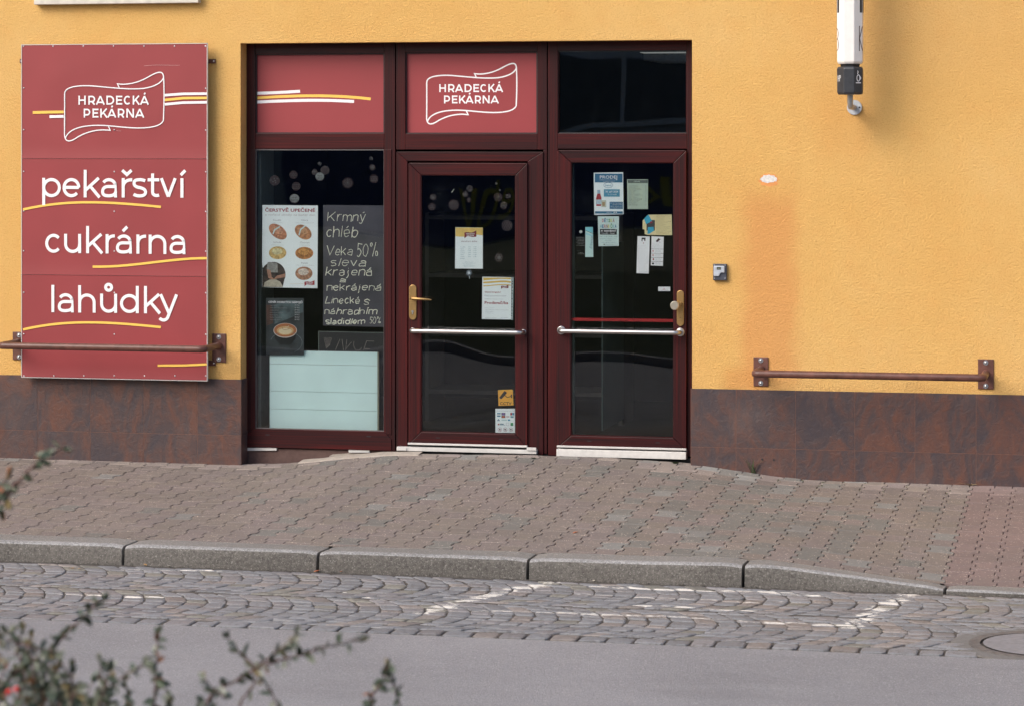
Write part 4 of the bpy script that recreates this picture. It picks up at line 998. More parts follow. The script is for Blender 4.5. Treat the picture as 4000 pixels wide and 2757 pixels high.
face_letter([[(0, 0), (0, 1)], [(0, 0.5), (0.35, 0.5)], [(0.35, 0), (0.35, 1)], [(0.6, 0), (0.6, 1), (0.95, 0.9), (0.95, 0.6), (0.6, 0.5)]], 0.85, 0.45, 296, 320, 0.003, WHITE, -1)
face_letter([ell(0.5, 0.5, 0.36, 0.42, 0, 360, 14), [(0.85, 0.75), (1.1, 0.5), (0.85, 0.25)], [(0.3, 1.0), (0.45, 1.3), (0.3, 1.45)], [(-0.1, -0.12), (1.1, -0.12)]], 0.25, 0.75, 292, 322, 0.006, WHITE)
X0_, X1_ = zz(52), zz(-600)
for sgn in (-1, 1):
    xx = cx+sgn*0.0848; m_.add([(xx, LYc-0.034, X0_), (xx, LYc+0.034, X0_), (xx, LYc+0.034, X1_), (xx, LYc-0.034, X1_)], [(0, 1, 2, 3)], BLACK)
    face_letter([[(0.5, 0), (0.5, 1)]], 0.6, 1.0, -600, 52, 0.018, BLACK, sgn)
m_.build('lettering', ls)

# ==================================================================== CARD READER, SCAR
Yr = -0.03
e = E('card_reader', (PX(2811), 0, P(2811, 1064).z), 'small dark grey access reader with silver cover on the wall beside the right door', 'card reader')
x0, x1, z0, z1 = PR(2785, 1032, 2838, 1096, Yr)
DKP = M('dark_grey_plastic', (0.055, 0.062, 0.085), 0.38, var=0.08)
m_ = MB(); m_.box(x0, x1, Yr, 0, z0, z1, DKP); m_.build('back_box', e, bevel=0.004)
W_, H_ = x1-x0, z1-z0; f = lambda a, b: (x0+a*W_, z1-b*H_)
m_ = MB(); m_.prism([f(.06, .16), f(.12, .12), f(.80, .12), f(.86, .16), f(.86, .53), f(.62, .53), f(.54, .58), f(.48, .68), f(.46, .75), f(.10, .75), f(.06, .70)], Yr-0.011, Yr, M('silver_cover', (0.55, 0.60, 0.68), 0.35, 0.4, var=0.1, nscale=30)); m_.build('cover', e, bevel=0.003)
m_ = MB(); a_, b_ = f(.30, .19), f(.60, .35); m_.box(a_[0], b_[0], Yr-0.0118, Yr-0.0105, b_[1], a_[1], M('display', (0.04, 0.05, 0.035), 0.3)); 
tx = f(.36, .32); textmesh(m_, 'HC', tx[0], tx[1], 0.013, Yr-0.0122, M('display_digits', (0.40, 0.42, 0.30), 0.6)); m_.build('display', e)
m_ = MB()
for a_, b_ in ((.1, .08), (.9, .08), (.1, .88), (.9, .88)): c_ = f(a_, b_); m_.dome((c_[0], Yr, c_[1]), 0.0032, 0.002, ZINC, 8)
m_.build_each('screw', e)
mb = MB(); r = random.Random(2)
def blob(cx_, cy_, rx_, ry_, k, mat, Y, sd):
    pts = []
    for i in range(40):
        t = 2*pi*i/40; f_ = 1+0.28*noise.noise(Vector((cos(t)*2.2, sin(t)*2.2, sd)))+0.14*noise.noise(Vector((cos(t)*8, sin(t)*8, sd)))+k*r.uniform(-.08, .08)
        pts.append((cx_+rx_*f_*cos(t), cy_+ry_*f_*sin(t)))
    ppx(mb, pts, Y, mat, 0.0015)
blob(3003, 704, 37, 24, 0.4, M('scar_orange', (0.70, 0.30, 0.10), 0.95), -0.0006, 1)
blob(3003, 700, 31, 15, 1.5, M('bare_render', (0.70, 0.68, 0.66), 0.95, var=0.12, nscale=80, bmp=1.0), -0.0022, 4)
thing1(mb, 'plaster_scar', 'small white patch of bare plaster high on the yellow wall right of the doors', 'plaster scar')
mb = MB(); m1 = P(2978, 1793, -0.012); m2 = P(3023, 1795, -0.012)
for p_ in (m1, m2): mb.disc(p_.x, p_.z, 0.0075, -0.0135, -0.0115, BLACK, 12)
for o_, l_ in zip(mb.build_each('screw_hole'), ('left one of two small dark screw holes in the lower brown tiles', 'right one of two small dark screw holes in the lower brown tiles')): tag(o_, l_, 'screw hole', 'screw holes in the tiles')

# ==================================================================== BEHIND THE GLASS
GI = FY+0.024      # just inside the display pane
def poster(name, label, cat, x0, y0, x1, y1, Y, mat, curl=0.0, quadp=None):
    """paper sheet; returns thing and a mapper of unit square -> px"""
    ce = P((x0+x1)/2, y1, Y); e = E(name, (ce.x, Y, ce.z), label, cat)
    m_ = MB(); nx, ny = 6, 10; vs = []; qp = quadp or [(x0, y0), (x1, y0), (x1, y1), (x0, y1)]
    def mp(u, v):
        ax = qp[0][0]*(1-u)+qp[1][0]*u; ay = qp[0][1]*(1-u)+qp[1][1]*u; bx = qp[3][0]*(1-u)+qp[2][0]*u; by = qp[3][1]*(1-u)+qp[2][1]*u
        return ax*(1-v)+bx*v, ay*(1-v)+by*v
    for i in range(nx+1):
        for j in range(ny+1):
            u, v = i/nx, j/ny; X_, Z_ = mp(u, v); p_ = P(X_, Z_, Y); vs.append((p_.x, Y+0.0008, p_.z))
    m_.add(vs, [(i*(ny+1)+j, i*(ny+1)+j+1, (i+1)*(ny+1)+j+1, (i+1)*(ny+1)+j) for i in range(nx) for j in range(ny)], mat)
    o = m_.build('sheet', e); sm_ = o.modifiers.new('t', 'SOLIDIFY'); sm_.thickness = 0.0004; sm_.offset = 1
    return e, mp
def lines(m_, mp, u0, u1, v0, v1, n, Y, mat, hp, seed=1, ragged=0.35, words=None):
    """n lines of small print"""
    r_ = random.Random(seed); W = words or ['chleba rohlík', 'čerstvé pečivo každý den', 'otevřeno pondělí až pátek', 'káva a čaj', 'prodej na místě', 'těšíme se na vás', 'volejte nebo pište']
    for i in range(n):
        v = v0+(v1-v0)*i/max(1, n-1); ue = u1-(u1-u0)*r_.uniform(0, ragged); a = mp(u0, v); b = mp(ue, v)
        tpx(m_, W[(i+seed) % len(W)], a[0], a[1], hp, Y, mat, x1=b[0])

# chalkboard
Yb = GI+0.03
cb = E('chalkboard', (PX(1380, Yb), Yb, P(1380, 1275, Yb).z), 'tall dark chalkboard with handwritten offers standing in the display window', 'chalkboard')
m_ = MB(); ppx(m_, [(1262, 802), (1499, 804), (1500, 1278), (1262, 1272)], Yb, SLATEB, 0.01); m_.build('board', cb)
m_ = MB(); fx = lambda v: 1230+v/2.661; fy = lambda v: 780+v/2.661; Yk = Yb-0.0012
for k_, (t_, a_, b_, bl, xh, sw) in enumerate([('Krmný', 128, 520, 226, 68, 3.4), ('chléb', 118, 440, 392, 78, 3.4), ('Veka', 112, 385, 580, 66, 3.2), ('50%', 430, 650, 598, 98, 2.9), ('sleva', 165, 525, 692, 60, 3.0), ('krajená', 112, 590, 792, 60, 3.2), ('a', 258, 318, 862, 36, 2.8), ('nekrájená', 120, 678, 946, 50, 3.2), ('Linecké', 100, 465, 1082, 50, 3.4), ('s', 505, 557, 1092, 52, 3.4), ('náhradním', 98, 638, 1192, 46, 3.8), ('sladidlem', 112, 518, 1296, 42, 4.4), ('50%', 565, 685, 1288, 48, 2.6)]):
    chalk(m_, t_, fx(a_), fx(b_), fy(bl), xh/2.661, Yk, CHALK, sw=sw*1.25, seed=k_)
m_.build('chalk_writing', cb)
Yb2 = GI+0.05
cb = E('chalkboard', (PX(1370, Yb2), Yb2, P(1370, 1400, Yb2).z), 'low black framed board with faint word AKCE half hidden behind the pale panel', 'chalkboard')
m_ = MB(); ppx(m_, [(1243, 1293), (1499, 1298), (1499, 1420), (1243, 1420)], Yb2, BLACK, 0.01); m_.build('board', cb)
m_ = MB(); Yk = Yb2-0.001
lpx(m_, [(1244.5, 1420), (1244.5, 1295), (1498, 1300)], 3, Yk, M('dull_frame', (0.13, 0.15, 0.14), 0.7)); m_.build('frame_line', cb)
m_ = MB(); ID2 = [(1265, 1318), (1303, 1316), (1279, 1366), (1265, 1318)]
for k_ in range(7): lpx(m_, [(1266+k_*5, 1318), (1275+k_*2, 1362-k_*2)], 1.6, Yk, CHALKD)
for st_ in ([(1310, 1368), (1328, 1325)], [(1336, 1325), (1342, 1368)], [(1355, 1326), (1350, 1368)], [(1373, 1336), (1352, 1362)], ell(1398, 1345, 17, 24, 210, 30, 10), [(1432, 1332), (1420, 1368)], [(1432, 1332), (1461, 1333)], [(1424, 1362), (1444, 1363)]): lpx(m_, [(a, b if st_ is not st_ else b) for a, b in st_], 2.2, Yk, CHALKD)
m_.build('chalk_writing', cb)
# pale panel
Yw = GI+0.02
pn = E('counter_panel', (PX(1265, Yw), Yw, P(1265, 1680, Yw).z), 'pale blue white boarded panel at the foot of the display window', 'panel')
PW = M('pale_panel', (0.72, 0.93, 0.92), 0.55, var=0.03, nscale=3)
for ya, yb in ((1372, 1424), (1425.2, 1530), (1531.2, 1600), (1601.2, 1690)):
    m_ = MB(); rpx(m_, 1053, ya, 1474, yb, Yw, PW, 0.02); m_.build('board', pn, bevel=0.0015)
m_ = MB(); rpx(m_, 1474.5, 1376, 1479, 1690, Yw, M('panel_edge', (0.30, 0.30, 0.22), 0.6), 0.02); m_.build('edge_strip', pn)

# bread poster
e, mp = poster('bread_poster', 'white poster of five loaves headed ČERSTVĚ UPEČENÉ, upper left in the display window', 'poster', 1024, 802, 1242, 1126, GI, PAPER, quadp=[(1025, 802), (1242, 804), (1240, 1127), (1023, 1123)])
bx = lambda v: 980+v/3.99; by = lambda v: 760+v/3.99; Yt = GI-0.0004
m_ = MB(); tpx(m_, 'ČERSTVĚ UPEČENÉ', bx(222), by(270), 12.2, Yt, INKR, x1=bx(1002), bold=0.022); tpx(m_, 'a voňavé chleby na každý den', bx(222), by(333), 8, Yt, M('pale_script', (0.52, 0.50, 0.50), 0.6), x1=bx(1000), shear=0.2)
for t_, a_, b_, y_ in (('Pondělí', 350, 470, 416), ('Úterý', 785, 890, 416), ('Středa', 350, 475, 760), ('Čtvrtek', 768, 918, 764), ('Pátek', 785, 890, 1083)): tpx(m_, t_, bx(a_), by(y_), 6.5, Yt, INKG, x1=bx(b_))
for t_, a_, b_, y_ in (('chléb tradiční', 325, 495, 450), ('chléb tradiční s otrubami', 690, 985, 450), ('chléb bramborový', 318, 515, 795), ('chléb vesnický', 765, 925, 798), ('chléb se sladem ze Šumavy', 700, 980, 1110)): tpx(m_, t_, bx(a_), by(y_), 3.4, Yt, M('pale_text', (0.50, 0.52, 0.54), 0.6), x1=bx(b_))
m_.build('lettering', e)
def loaf(cx_, cy_, rx_, ry_, rot, c1, c2, nm, bands=()):
    mt = M(nm, c1, 0.7, var=0.3, nscale=60); m_ = MB(); pts = []
    for i in range(32):
        t = 2*pi*i/32; a, b = rx_*cos(t), ry_*sin(t)*(1 if sin(t) > 0 else 1); pts.append((cx_+a*cos(rot)-b*sin(rot), cy_+a*sin(rot)+b*cos(rot)))
    ppx(m_, pts, Yt, mt, 0.0003)
    m2 = M(nm+'_light', c2, 0.7, var=0.25, nscale=80)
    pts = [(cx_+(p_[0]-cx_)*0.62-rx_*0.06, cy_+(p_[1]-cy_)*0.52-ry_*0.22) for p_ in pts]; ppx(m_, pts, Yt-0.0002, m2, 0.0002)
    for b_ in bands: lpx(m_, b_, 5.5, Yt-0.0004, CYAN if False else M('label_band', (0.62, 0.76, 0.76), 0.6))
    return m_.build('loaf_picture', e)
loaf(bx(420), by(582), 40, 24, 0.66, (0.50, 0.22, 0.12), (0.58, 0.30, 0.18), 'crust_pink', [[(bx(345), by(620)), (bx(370), by(555)), (bx(450), by(505))]])
loaf(bx(815), by(590), 36, 25, 0.62, (0.45, 0.21, 0.10), (0.55, 0.30, 0.16), 'crust_brown', [[(bx(750), by(640)), (bx(775), by(550)), (bx(850), by(490))]])
loaf(bx(417), by(912), 34, 25, 0.0, (0.60, 0.42, 0.16), (0.74, 0.62, 0.36), 'crust_gold')
o = loaf(bx(832), by(917), 35, 24, 0.0, (0.46, 0.20, 0.06), (0.62, 0.31, 0.09), 'crust_orange')
loaf(bx(826), by(1232), 33.5, 26, 0.0, (0.42, 0.22, 0.13), (0.72, 0.60, 0.52), 'crust_floured')
m_ = MB()
for k_ in range(6):
    t = -0.9+0.36*k_; lpx(m_, [(bx(832)+t*8, by(880)), (bx(832)+t*30, by(985)-abs(t)*8)], 1.2, Yt-0.0005, M('crust_crease', (0.28, 0.11, 0.03), 0.7))
m_.build_each('crust_crease', e)
m_ = MB(); cxp, cyp, rp = bx(352), by(1250), 48
pts = [(bx(176), by(1448))]+[(bx(176), by(1075))]+[(bx(350)+(190/3.99)*cos(t), by(1250)-(195/3.99)*sin(t)) for t in [radians(k_) for k_ in range(150, -32, -8)]]+[(bx(495), by(1448))]
pts = [(max(bx(176), a), min(by(1447), b)) for a, b in pts]
ppx(m_, pts, Yt, M('kitchen_dark', (0.05, 0.035, 0.03), 0.7, var=0.5, nscale=30), 0.0003)
ppx(m_, [(bx(262), by(1060)), (bx(300), by(1055)), (bx(415), by(1080)), (bx(420), by(1220)), (bx(300), by(1215)), (bx(245), by(1160))], Yt-0.0003, M('apron_grey', (0.30, 0.30, 0.28), 0.7, var=0.2, nscale=50), 0.0002)
sk = M('forearm_skin', (0.42, 0.22, 0.15), 0.7, var=0.15, nscale=60)
ppx(m_, [(bx(248), by(1170)), (bx(305), by(1180)), (bx(325), by(1290)), (bx(385), by(1330)), (bx(350), by(1345)), (bx(270), by(1300))], Yt-0.0005, sk, 0.0002)
ppx(m_, [(bx(535), by(1235)), (bx(535), by(1290)), (bx(430), by(1310)), (bx(355), by(1325)), (bx(400), by(1270))], Yt-0.0006, sk, 0.0002)
ppx(m_, [(bx(200), by(1440)), (bx(215), by(1370)), (bx(290), by(1330)), (bx(390), by(1325)), (bx(460), by(1365)), (bx(500), by(1444))], Yt-0.0007, M('dough', (0.52, 0.48, 0.38), 0.8, var=0.15, nscale=50), 0.0002)
m_.build('baker_picture', e)
m_ = MB(); flag(m_, bx(835), by(1338), bx(992), by(1432), Yt, M('flag_red', (0.38, 0.04, 0.05), 0.6), WHITE); lpx(m_, [(bx(610), by(1398)), (bx(835), by(1394))], 0.8, Yt, M('fine_line', (0.7, 0.55, 0.35), 0.6)); m_.build('logo', e)

# coffee price poster
e, mp = poster('coffee_price_poster', 'dark poster with drink prices above a cup of latte, below the bread poster', 'poster', 1039, 1165, 1187, 1387, GI-0.0, M('coffee_backdrop', (0.030, 0.040, 0.046), 0.5, var=0.45, nscale=5))
cxx = lambda v: 1020+v/5.7; cyy = lambda v: 1140+v/5.7
m_ = MB()
ppx(m_, [(cxx(290), cyy(290)), (cxx(600), cyy(190)), (cxx(935), cyy(200)), (cxx(935), cyy(460)), (cxx(560), cyy(620)), (cxx(300), cyy(720))], Yt, M('blur_teal', (0.075, 0.11, 0.12), 0.6, var=0.4, nscale=14), 0.0003)
ppx(m_, [(cxx(115), cyy(290)), (cxx(230), cyy(300)), (cxx(270), cyy(700)), (cxx(120), cyy(760))], Yt, M('blur_rust', (0.085, 0.04, 0.03), 0.6, var=0.3, nscale=14), 0.0003); m_.build_each('backdrop', e)
m_ = MB(); tpx(m_, 'CENÍK HORKÝCH NÁPOJŮ', cxx(160), cyy(250), 7.4, Yt-0.0006, WHITE, x1=cxx(920), bold=0.035)
for i, (t_, pr_) in enumerate((('espresso', '35 Kč'), ('espresso bez kofeinu', '35 Kč'), ('cappuccino', '39 Kč'), ('latte macchiato', '44 Kč'), ('horký čaj', '29 Kč'), ('horká čokoláda', '42 Kč'), ('turecká káva', '35 Kč'))):
    y_ = cyy(315+53*i); tpx(m_, t_, cxx(198), y_, 4.6, Yt-0.0006, M('dim_print', (0.24, 0.24, 0.25), 0.6), x1=cxx(198+len(t_)*19)); tpx(m_, pr_, cxx(745), y_, 5.4, Yt-0.0006, M('price_print', (0.50, 0.51, 0.52), 0.6), x1=cxx(855))
m_.build('lettering', e)
m_ = MB()
lpx(m_, ell(cxx(560), cyy(1130), 62, 42, 195, 375, 20), 1.6, Yt-0.0004, M('saucer_rim', (0.16, 0.20, 0.22), 0.4)); lpx(m_, ell(cxx(560), cyy(1130), 62, 42, -60, 60, 20), 1.2, Yt-0.0004, MATS['saucer_rim'])
ppx(m_, [(cxx(280), cyy(880)), (cxx(790), cyy(880)), (cxx(760), cyy(1050)), (cxx(660), cyy(1180)), (cxx(430), cyy(1180)), (cxx(310), cyy(1050))], Yt-0.0002, M('dark_cup', (0.012, 0.014, 0.016), 0.3), 0.0002)
for k_, (rx_, ry_, c_, dy_) in enumerate(((46, 28.5, (0.62, 0.56, 0.52), 0), (43.5, 26, (0.44, 0.16, 0.06), -1), (33, 17, (0.62, 0.40, 0.18), 1), (26, 12, (0.72, 0.62, 0.42), 3))): ppx(m_, ell(cxx(536), cyy(862)+dy_, rx_, ry_, 0, 348, 28), Yt-0.0004-0.0002*k_, M('latte_%d' % k_, c_, 0.6, var=0.05), 0.0002)
lpx(m_, bez((cxx(470), cyy(790)), (cxx(470), cyy(850)), (cxx(520), cyy(880)), (cxx(650), cyy(810))), 1.5, Yt-0.0013, M('latte_line', (0.35, 0.18, 0.08), 0.6)); lpx(m_, [(cxx(545), cyy(770)), (cxx(570), cyy(800)), (cxx(620), cyy(760))], 1.6, Yt-0.0013, M('latte_foam', (0.75, 0.66, 0.5), 0.6))
m_.build('cup_picture', e)

# ---- middle door
DI = ys+0.025; Yt = DI-0.0004
e, mp = poster('opening_hours_notice', 'opening hours notice with yellow top band on the middle door glass', 'notice', 1778, 889, 1886, 1051, DI, PAPER, quadp=[(1779, 889), (1886, 890.5), (1886, 1051), (1777, 1050)])
hx = lambda v: 1760+v/4.093; hy = lambda v: 880+v/4.093
m_ = MB(); ppx(m_, [(hx(80), hy(42)), (hx(515), hy(45)), (hx(515), hy(165))]+[(hx(a), hy(b)) for a, b in ((430, 155), (360, 160), (300, 178), (220, 188), (150, 187), (80, 180))], Yt, M('yellow_band', (0.80, 0.58, 0.17), 0.6), 0.0003); flag(m_, hx(222), hy(85), hx(412), hy(215), Yt-0.0003, M('maroon_flag', (0.22, 0.03, 0.04), 0.6), WHITE); m_.build('logo', e)
m_ = MB(); tpx(m_, 'otevírací doba', hx(167), hy(272), 6.4, Yt, M('maroon_ink', (0.22, 0.10, 0.14), 0.6), x1=hx(425))
for i, (a_, b_, c_) in enumerate((('Pondělí', '5.00', '17.00'), ('Úterý', '5.00', '17.00'), ('Středa', '5.00', '17.00'), ('Čtvrtek', '5.00', '17.00'), ('Pátek', '5.00', '17.00'), ('Sobota', '7.00', '11.00'), ('Neděle', '', ''))):
    y_ = hy(358+31*i); tpx(m_, a_, hx(158), y_, 3.6, Yt, INKT, x1=hx(158+len(a_)*11)); 
    if b_: tpx(m_, b_, hx(280), y_, 3.6, Yt, INKT, x1=hx(322)); tpx(m_, '-', hx(340), y_, 3.6, Yt, INKT); tpx(m_, c_, hx(362), y_, 3.6, Yt, INKT, x1=hx(412))
for i, (a_, b_) in enumerate(((230, 355), (190, 400), (255, 330), (200, 385), (215, 370))): tpx(m_, 'pekárna a cukrárna', hx(a_), hy(596+17*i), 2.0, Yt, INKT, x1=hx(b_))
m_.build('lettering', e)
p = P(1832, 1067, DI); e = MB(); e.disc(p.x, p.z, 0.021, DI, DI+0.006, M('clear_cup', (0.16, 0.19, 0.22), 0.2), 22); e.disc(p.x, p.z, 0.010, DI-0.0015, DI, M('cup_centre', (0.6, 0.66, 0.72), 0.2), 16)
e.tube([(p.x, DI+0.004, p.z-0.018), (p.x+0.003, DI+0.002, p.z-0.030), (p.x+0.005, DI, p.z-0.040)], 0.003, ZINC, 8); thing1(e, 'suction_hook', 'clear suction hook stuck on the glass just below the opening hours notice', 'suction hook')
e, mp = poster('job_notice', 'white job notice Prodavač/ka in a plastic sleeve on the middle door glass', 'notice', 1884, 1082, 1997, 1249, DI, PAPER, quadp=[(1884, 1082), (1998, 1084), (1996, 1249), (1882, 1247)])
m_ = MB(); ppx(m_, [(hx(985), hy(832)), (hx(1008), hy(833)), (hx(996), hy(1518)), (hx(968), hy(1516))], DI+0.0012, M('sleeve_strip', (0.42, 0.52, 0.54), 0.35), 0.0004)
for v in (905, 940, 993, 1048, 1092, 1178, 1265, 1306, 1362, 1415, 1450): ppx(m_, ell(hx(990-(v-900)*0.02), hy(v), 1.4, 2.2, 0, 340, 8), DI+0.0008, BLACK, 0.0003)
m_.build('sleeve_edge', e)
m_ = MB(); YB = M('ochre_band', (0.74, 0.52, 0.12), 0.6)
ppx(m_, [(hx(523), hy(842)), (hx(965), hy(842)), (hx(965), hy(868)), (hx(800), hy(860)), (hx(640), hy(875)), (hx(523), hy(888))], Yt, YB, 0.0003)
lpx(m_, bez((hx(523), hy(920)), (hx(700), hy(915)), (hx(850), hy(885)), (hx(963), hy(915))), 6.5, Yt, YB); lpx(m_, bez((hx(523), hy(975)), (hx(700), hy(965)), (hx(850), hy(935)), (hx(963), hy(965))), 3.6, Yt, YB)
flag(m_, hx(808), hy(955), hx(925), hy(1022), Yt-0.0003, MATS['maroon_flag'], WHITE); m_.build('logo', e)
m_ = MB(); tpx(m_, 'Sháníš brigádu?', hx(547), hy(1080), 5.6, Yt, INKR, x1=hx(805), bold=0.012); tpx(m_, 'Pojď pracovat k nám!', hx(547), hy(1138), 5.8, Yt, INKG, x1=hx(888)); tpx(m_, 'Hledáme na zkrácený úvazek', hx(547), hy(1186), 3.2, Yt, INKG, x1=hx(842)); tpx(m_, 'Prodavač/ka', hx(545), hy(1260), 10.6, Yt, INKR, x1=hx(922), bold=0.02)
for i, (t_, b_) in enumerate((('Kontakty a informace', 690), ('- práce v příjemném kolektivu a možnost růstu', 920), ('- výhodné benefity', 685), ('- zaměstnanecká sleva', 688))): tpx(m_, t_, hx(545), hy(1330+27*i), 2.6, Yt, INKG, x1=hx(b_))
tpx(m_, 'pekárna a cukrárna', hx(552), hy(1480), 2.6, Yt, INKG, x1=hx(735)); tpx(m_, 'tel. na prodejně', hx(808), hy(1480), 2.6, Yt, INKG, x1=hx(918)); m_.build('lettering', e)
# CCTV sticker
e, mp = poster('camera_sticker', 'orange yellow sticker with black camera and word CCTV low on the middle door', 'sticker', 1945, 1521, 2006, 1584, DI, M('amber_sticker', (0.85, 0.44, 0.05), 0.5, var=0.03), quadp=[(1945, 1522), (2003, 1520), (2006, 1582), (1947, 1584)])
kx = lambda v: 1920+v/7.98; ky = lambda v: 1500+v/7.98
m_ = MB(); ppx(m_, [(kx(a), ky(b)) for a, b in ((405, 200), (485, 262), (385, 370), (425, 340), (330, 440), (285, 430), (280, 462), (240, 410), (262, 405), (262, 370))][:2]+[(kx(330), ky(440)), (kx(262), ky(385))], Yt, BLACK, 0.0003)
ppx(m_, [(kx(262), ky(385)), (kx(330), ky(440)), (kx(290), ky(460)), (kx(240), ky(412))], Yt, BLACK, 0.0003); lpx(m_, [(kx(410), ky(340)), (kx(495), ky(410)), (kx(605), ky(372))], 2.6, Yt, BLACK); ppx(m_, [(kx(600), ky(318)), (kx(635), ky(315)), (kx(638), ky(430)), (kx(605), ky(420))], Yt, BLACK, 0.0003); m_.build('camera_symbol', e)
m_ = MB(); tpx(m_, 'CCTV', kx(262), ky(640), 11.5, Yt, BLACK, x1=kx(625), bold=0.012, rot=0.02); m_.build('lettering', e)
e, mp = poster('payment_sticker', 'white sheet of small payment and prohibition symbols at the bottom of the middle door', 'sticker', 1935, 1595, 2012, 1689, DI, PAPER)
m_ = MB(); tpx(m_, 'Přijímáme platební karty a stravenky', kx(175), ky(838), 2.4, Yt, INKG, x1=kx(720))
for xa, ya, xb, yb, mt in ((175, 885, 285, 915, LBLUE), (175, 925, 285, 948, INKG), (310, 885, 428, 965, INKD), (330, 895, 410, 955, M('violet_ink', (0.25, 0.16, 0.42), 0.6)), (585, 885, 640, 965, INKR), (645, 885, 705, 965, LBLUE), (175, 970, 280, 1010, INKB), (310, 975, 428, 1048, INKD), (335, 985, 405, 1040, M('brick_ink', (0.60, 0.14, 0.06), 0.6)), (455, 1000, 560, 1020, INKR), (590, 985, 688, 1048, INKT), (180, 1115, 255, 1140, INKB), (205, 1075, 232, 1110, INKT), (310, 1095, 480, 1130, M('mint_ink', (0.5, 0.68, 0.70), 0.6)), (512, 1090, 580, 1138, LBLUE), (198, 1225, 245, 1270, INKR), (258, 1225, 380, 1250, INKB), (258, 1262, 420, 1275, INKT), (455, 1195, 545, 1288, INKG), (463, 1203, 537, 1280, PAPER), (592, 1198, 672, 1292, GREEN)):
    EPS[0] = (EPS[0]+1) % 9; rpx(m_, kx(xa), ky(ya), kx(xb), ky(yb), Yt-0.00005*EPS[0]-(0.0002 if mt in (PAPER,) or xa in (330, 335) else 0), mt, 0.0002)
for cx_ in (258, 428, 605):
    lpx(m_, ell(kx(cx_), ky(1408), 7.2, 7.2, 0, 360, 20), 1.1, Yt, M('ban_ring', (0.30, 0.06, 0.10), 0.6)); lpx(m_, [(kx(cx_-40), ky(1368)), (kx(cx_+40), ky(1450))], 1.1, Yt, MATS['ban_ring']); ppx(m_, [(kx(cx_-25), ky(1390)), (kx(cx_+22), ky(1385)), (kx(cx_+20), ky(1425)), (kx(cx_-22), ky(1430))], Yt-0.0002, INKD, 0.0002)
m_.build('symbols', e)

# ---- right door
Yt = DI-0.0004
e, mp = poster('sale_poster', 'white and blue poster PRODEJ with red bottle picture on the right door glass', 'poster', 2319, 674, 2435, 840, DI, PAPER, quadp=[(2319, 676), (2434, 674), (2436, 838), (2321, 841)])
sx_ = lambda v: 2310+v/7.98; sy_ = lambda v: 660+v/7.98
m_ = MB(); rpx(m_, sx_(110), sy_(158), sx_(970), sy_(430), Yt, INKB); rpx(m_, sx_(390), sy_(645), sx_(885), sy_(875), Yt, LBLUE); rpx(m_, sx_(568), sy_(1035), sx_(978), sy_(1260), Yt, INKB); rpx(m_, sx_(115), sy_(1332), sx_(980), sy_(1405), Yt, INKB); m_.build_each('blue_field', e)
m_ = MB(); Y2 = Yt-0.0004; tpx(m_, 'PRODEJ', sx_(265), sy_(312), 12.5, Y2, WHITE, x1=sx_(805), bold=0.012)
tpx(m_, 'tradičních nápojů přímo z výroby', sx_(255), sy_(360), 3.2, Y2, WHITE, x1=sx_(820)); tpx(m_, 'na zdejším stánku', sx_(362), sy_(408), 3.6, Y2, WHITE, x1=sx_(710)); tpx(m_, '30. září 2024', sx_(438), sy_(745), 7.0, Y2, WHITE, x1=sx_(835), bold=0.018); tpx(m_, '9 - 17 hodin', sx_(512), sy_(822), 5.0, Y2, WHITE, x1=sx_(785), bold=0.01)
for i in range(4): tpx(m_, ('kde: přímo na prodejně', 'v obchodě na náměstí', 'vždy za výhodnou cenu', 'a v nejlepší kvalitě')[i], sx_(590 if i != 1 else 640), sy_(1086+50*i), 3.4, Y2, WHITE, x1=sx_(958))
tpx(m_, 'sledujte nás', sx_(468), sy_(1378), 3.0, Y2, WHITE, x1=sx_(625))
for v in (712, 775): ppx(m_, ell(sx_(v), sy_(1365), 2.4, 2.4, 0, 340, 10), Y2, WHITE, 0.0002)
tpx(m_, 'kand', sx_(440), sy_(550), 8.0, Y2, LBLUE, x1=sx_(620), bold=0.01); lpx(m_, ell(sx_(528), sy_(515), 17.5, 10.5, 0, 360, 26), 1.3, Y2, INKB); m_.build('lettering', e)
m_ = MB(); ppx(m_, [(sx_(a), sy_(b)) for a, b in ((185, 665), (275, 665), (278, 780), (315, 920), (315, 1090), (295, 1165), (160, 1165), (148, 1090), (148, 920), (185, 790))], Yt, M('bottle_red', (0.40, 0.03, 0.035), 0.5, var=0.1), 0.0003)
rpx(m_, sx_(185), sy_(668), sx_(276), sy_(780), Yt-0.0003, M('cap_blue', (0.32, 0.48, 0.60), 0.5), 0.0002); rpx(m_, sx_(150), sy_(965), sx_(312), sy_(1115), Yt-0.0003, M('bottle_label', (0.45, 0.60, 0.68), 0.6, var=0.2, nscale=200), 0.0002)
rpx(m_, sx_(310), sy_(985), sx_(462), sy_(1200), Yt-0.0001, M('jar_pale', (0.55, 0.58, 0.48), 0.5, var=0.12, nscale=100), 0.0003); rpx(m_, sx_(340), sy_(1040), sx_(420), sy_(1160), Yt-0.0005, M('jar_label', (0.38, 0.28, 0.14), 0.6, var=0.3, nscale=200), 0.0002); m_.build('bottle_picture', e)
zx = lambda v: 2430+v/3.99; zy = lambda v: 680+v/3.99
e, mp = poster('price_list', 'pale green price list headed CENÍK beside the blue sale poster', 'price list', 2450, 702, 2531, 818, DI, PAPERG, quadp=[(2449.5, 702), (2531.5, 702), (2531, 818), (2451, 818)])
m_ = MB(); rpx(m_, zx(90), zy(97), zx(400), zy(146), Yt, M('grey_header', (0.13, 0.16, 0.14), 0.6)); tpx(m_, 'CENÍK', zx(182), zy(130), 5.4, Yt-0.0004, PAPERG, x1=zx(282), bold=0.015); rr_ = random.Random(4)
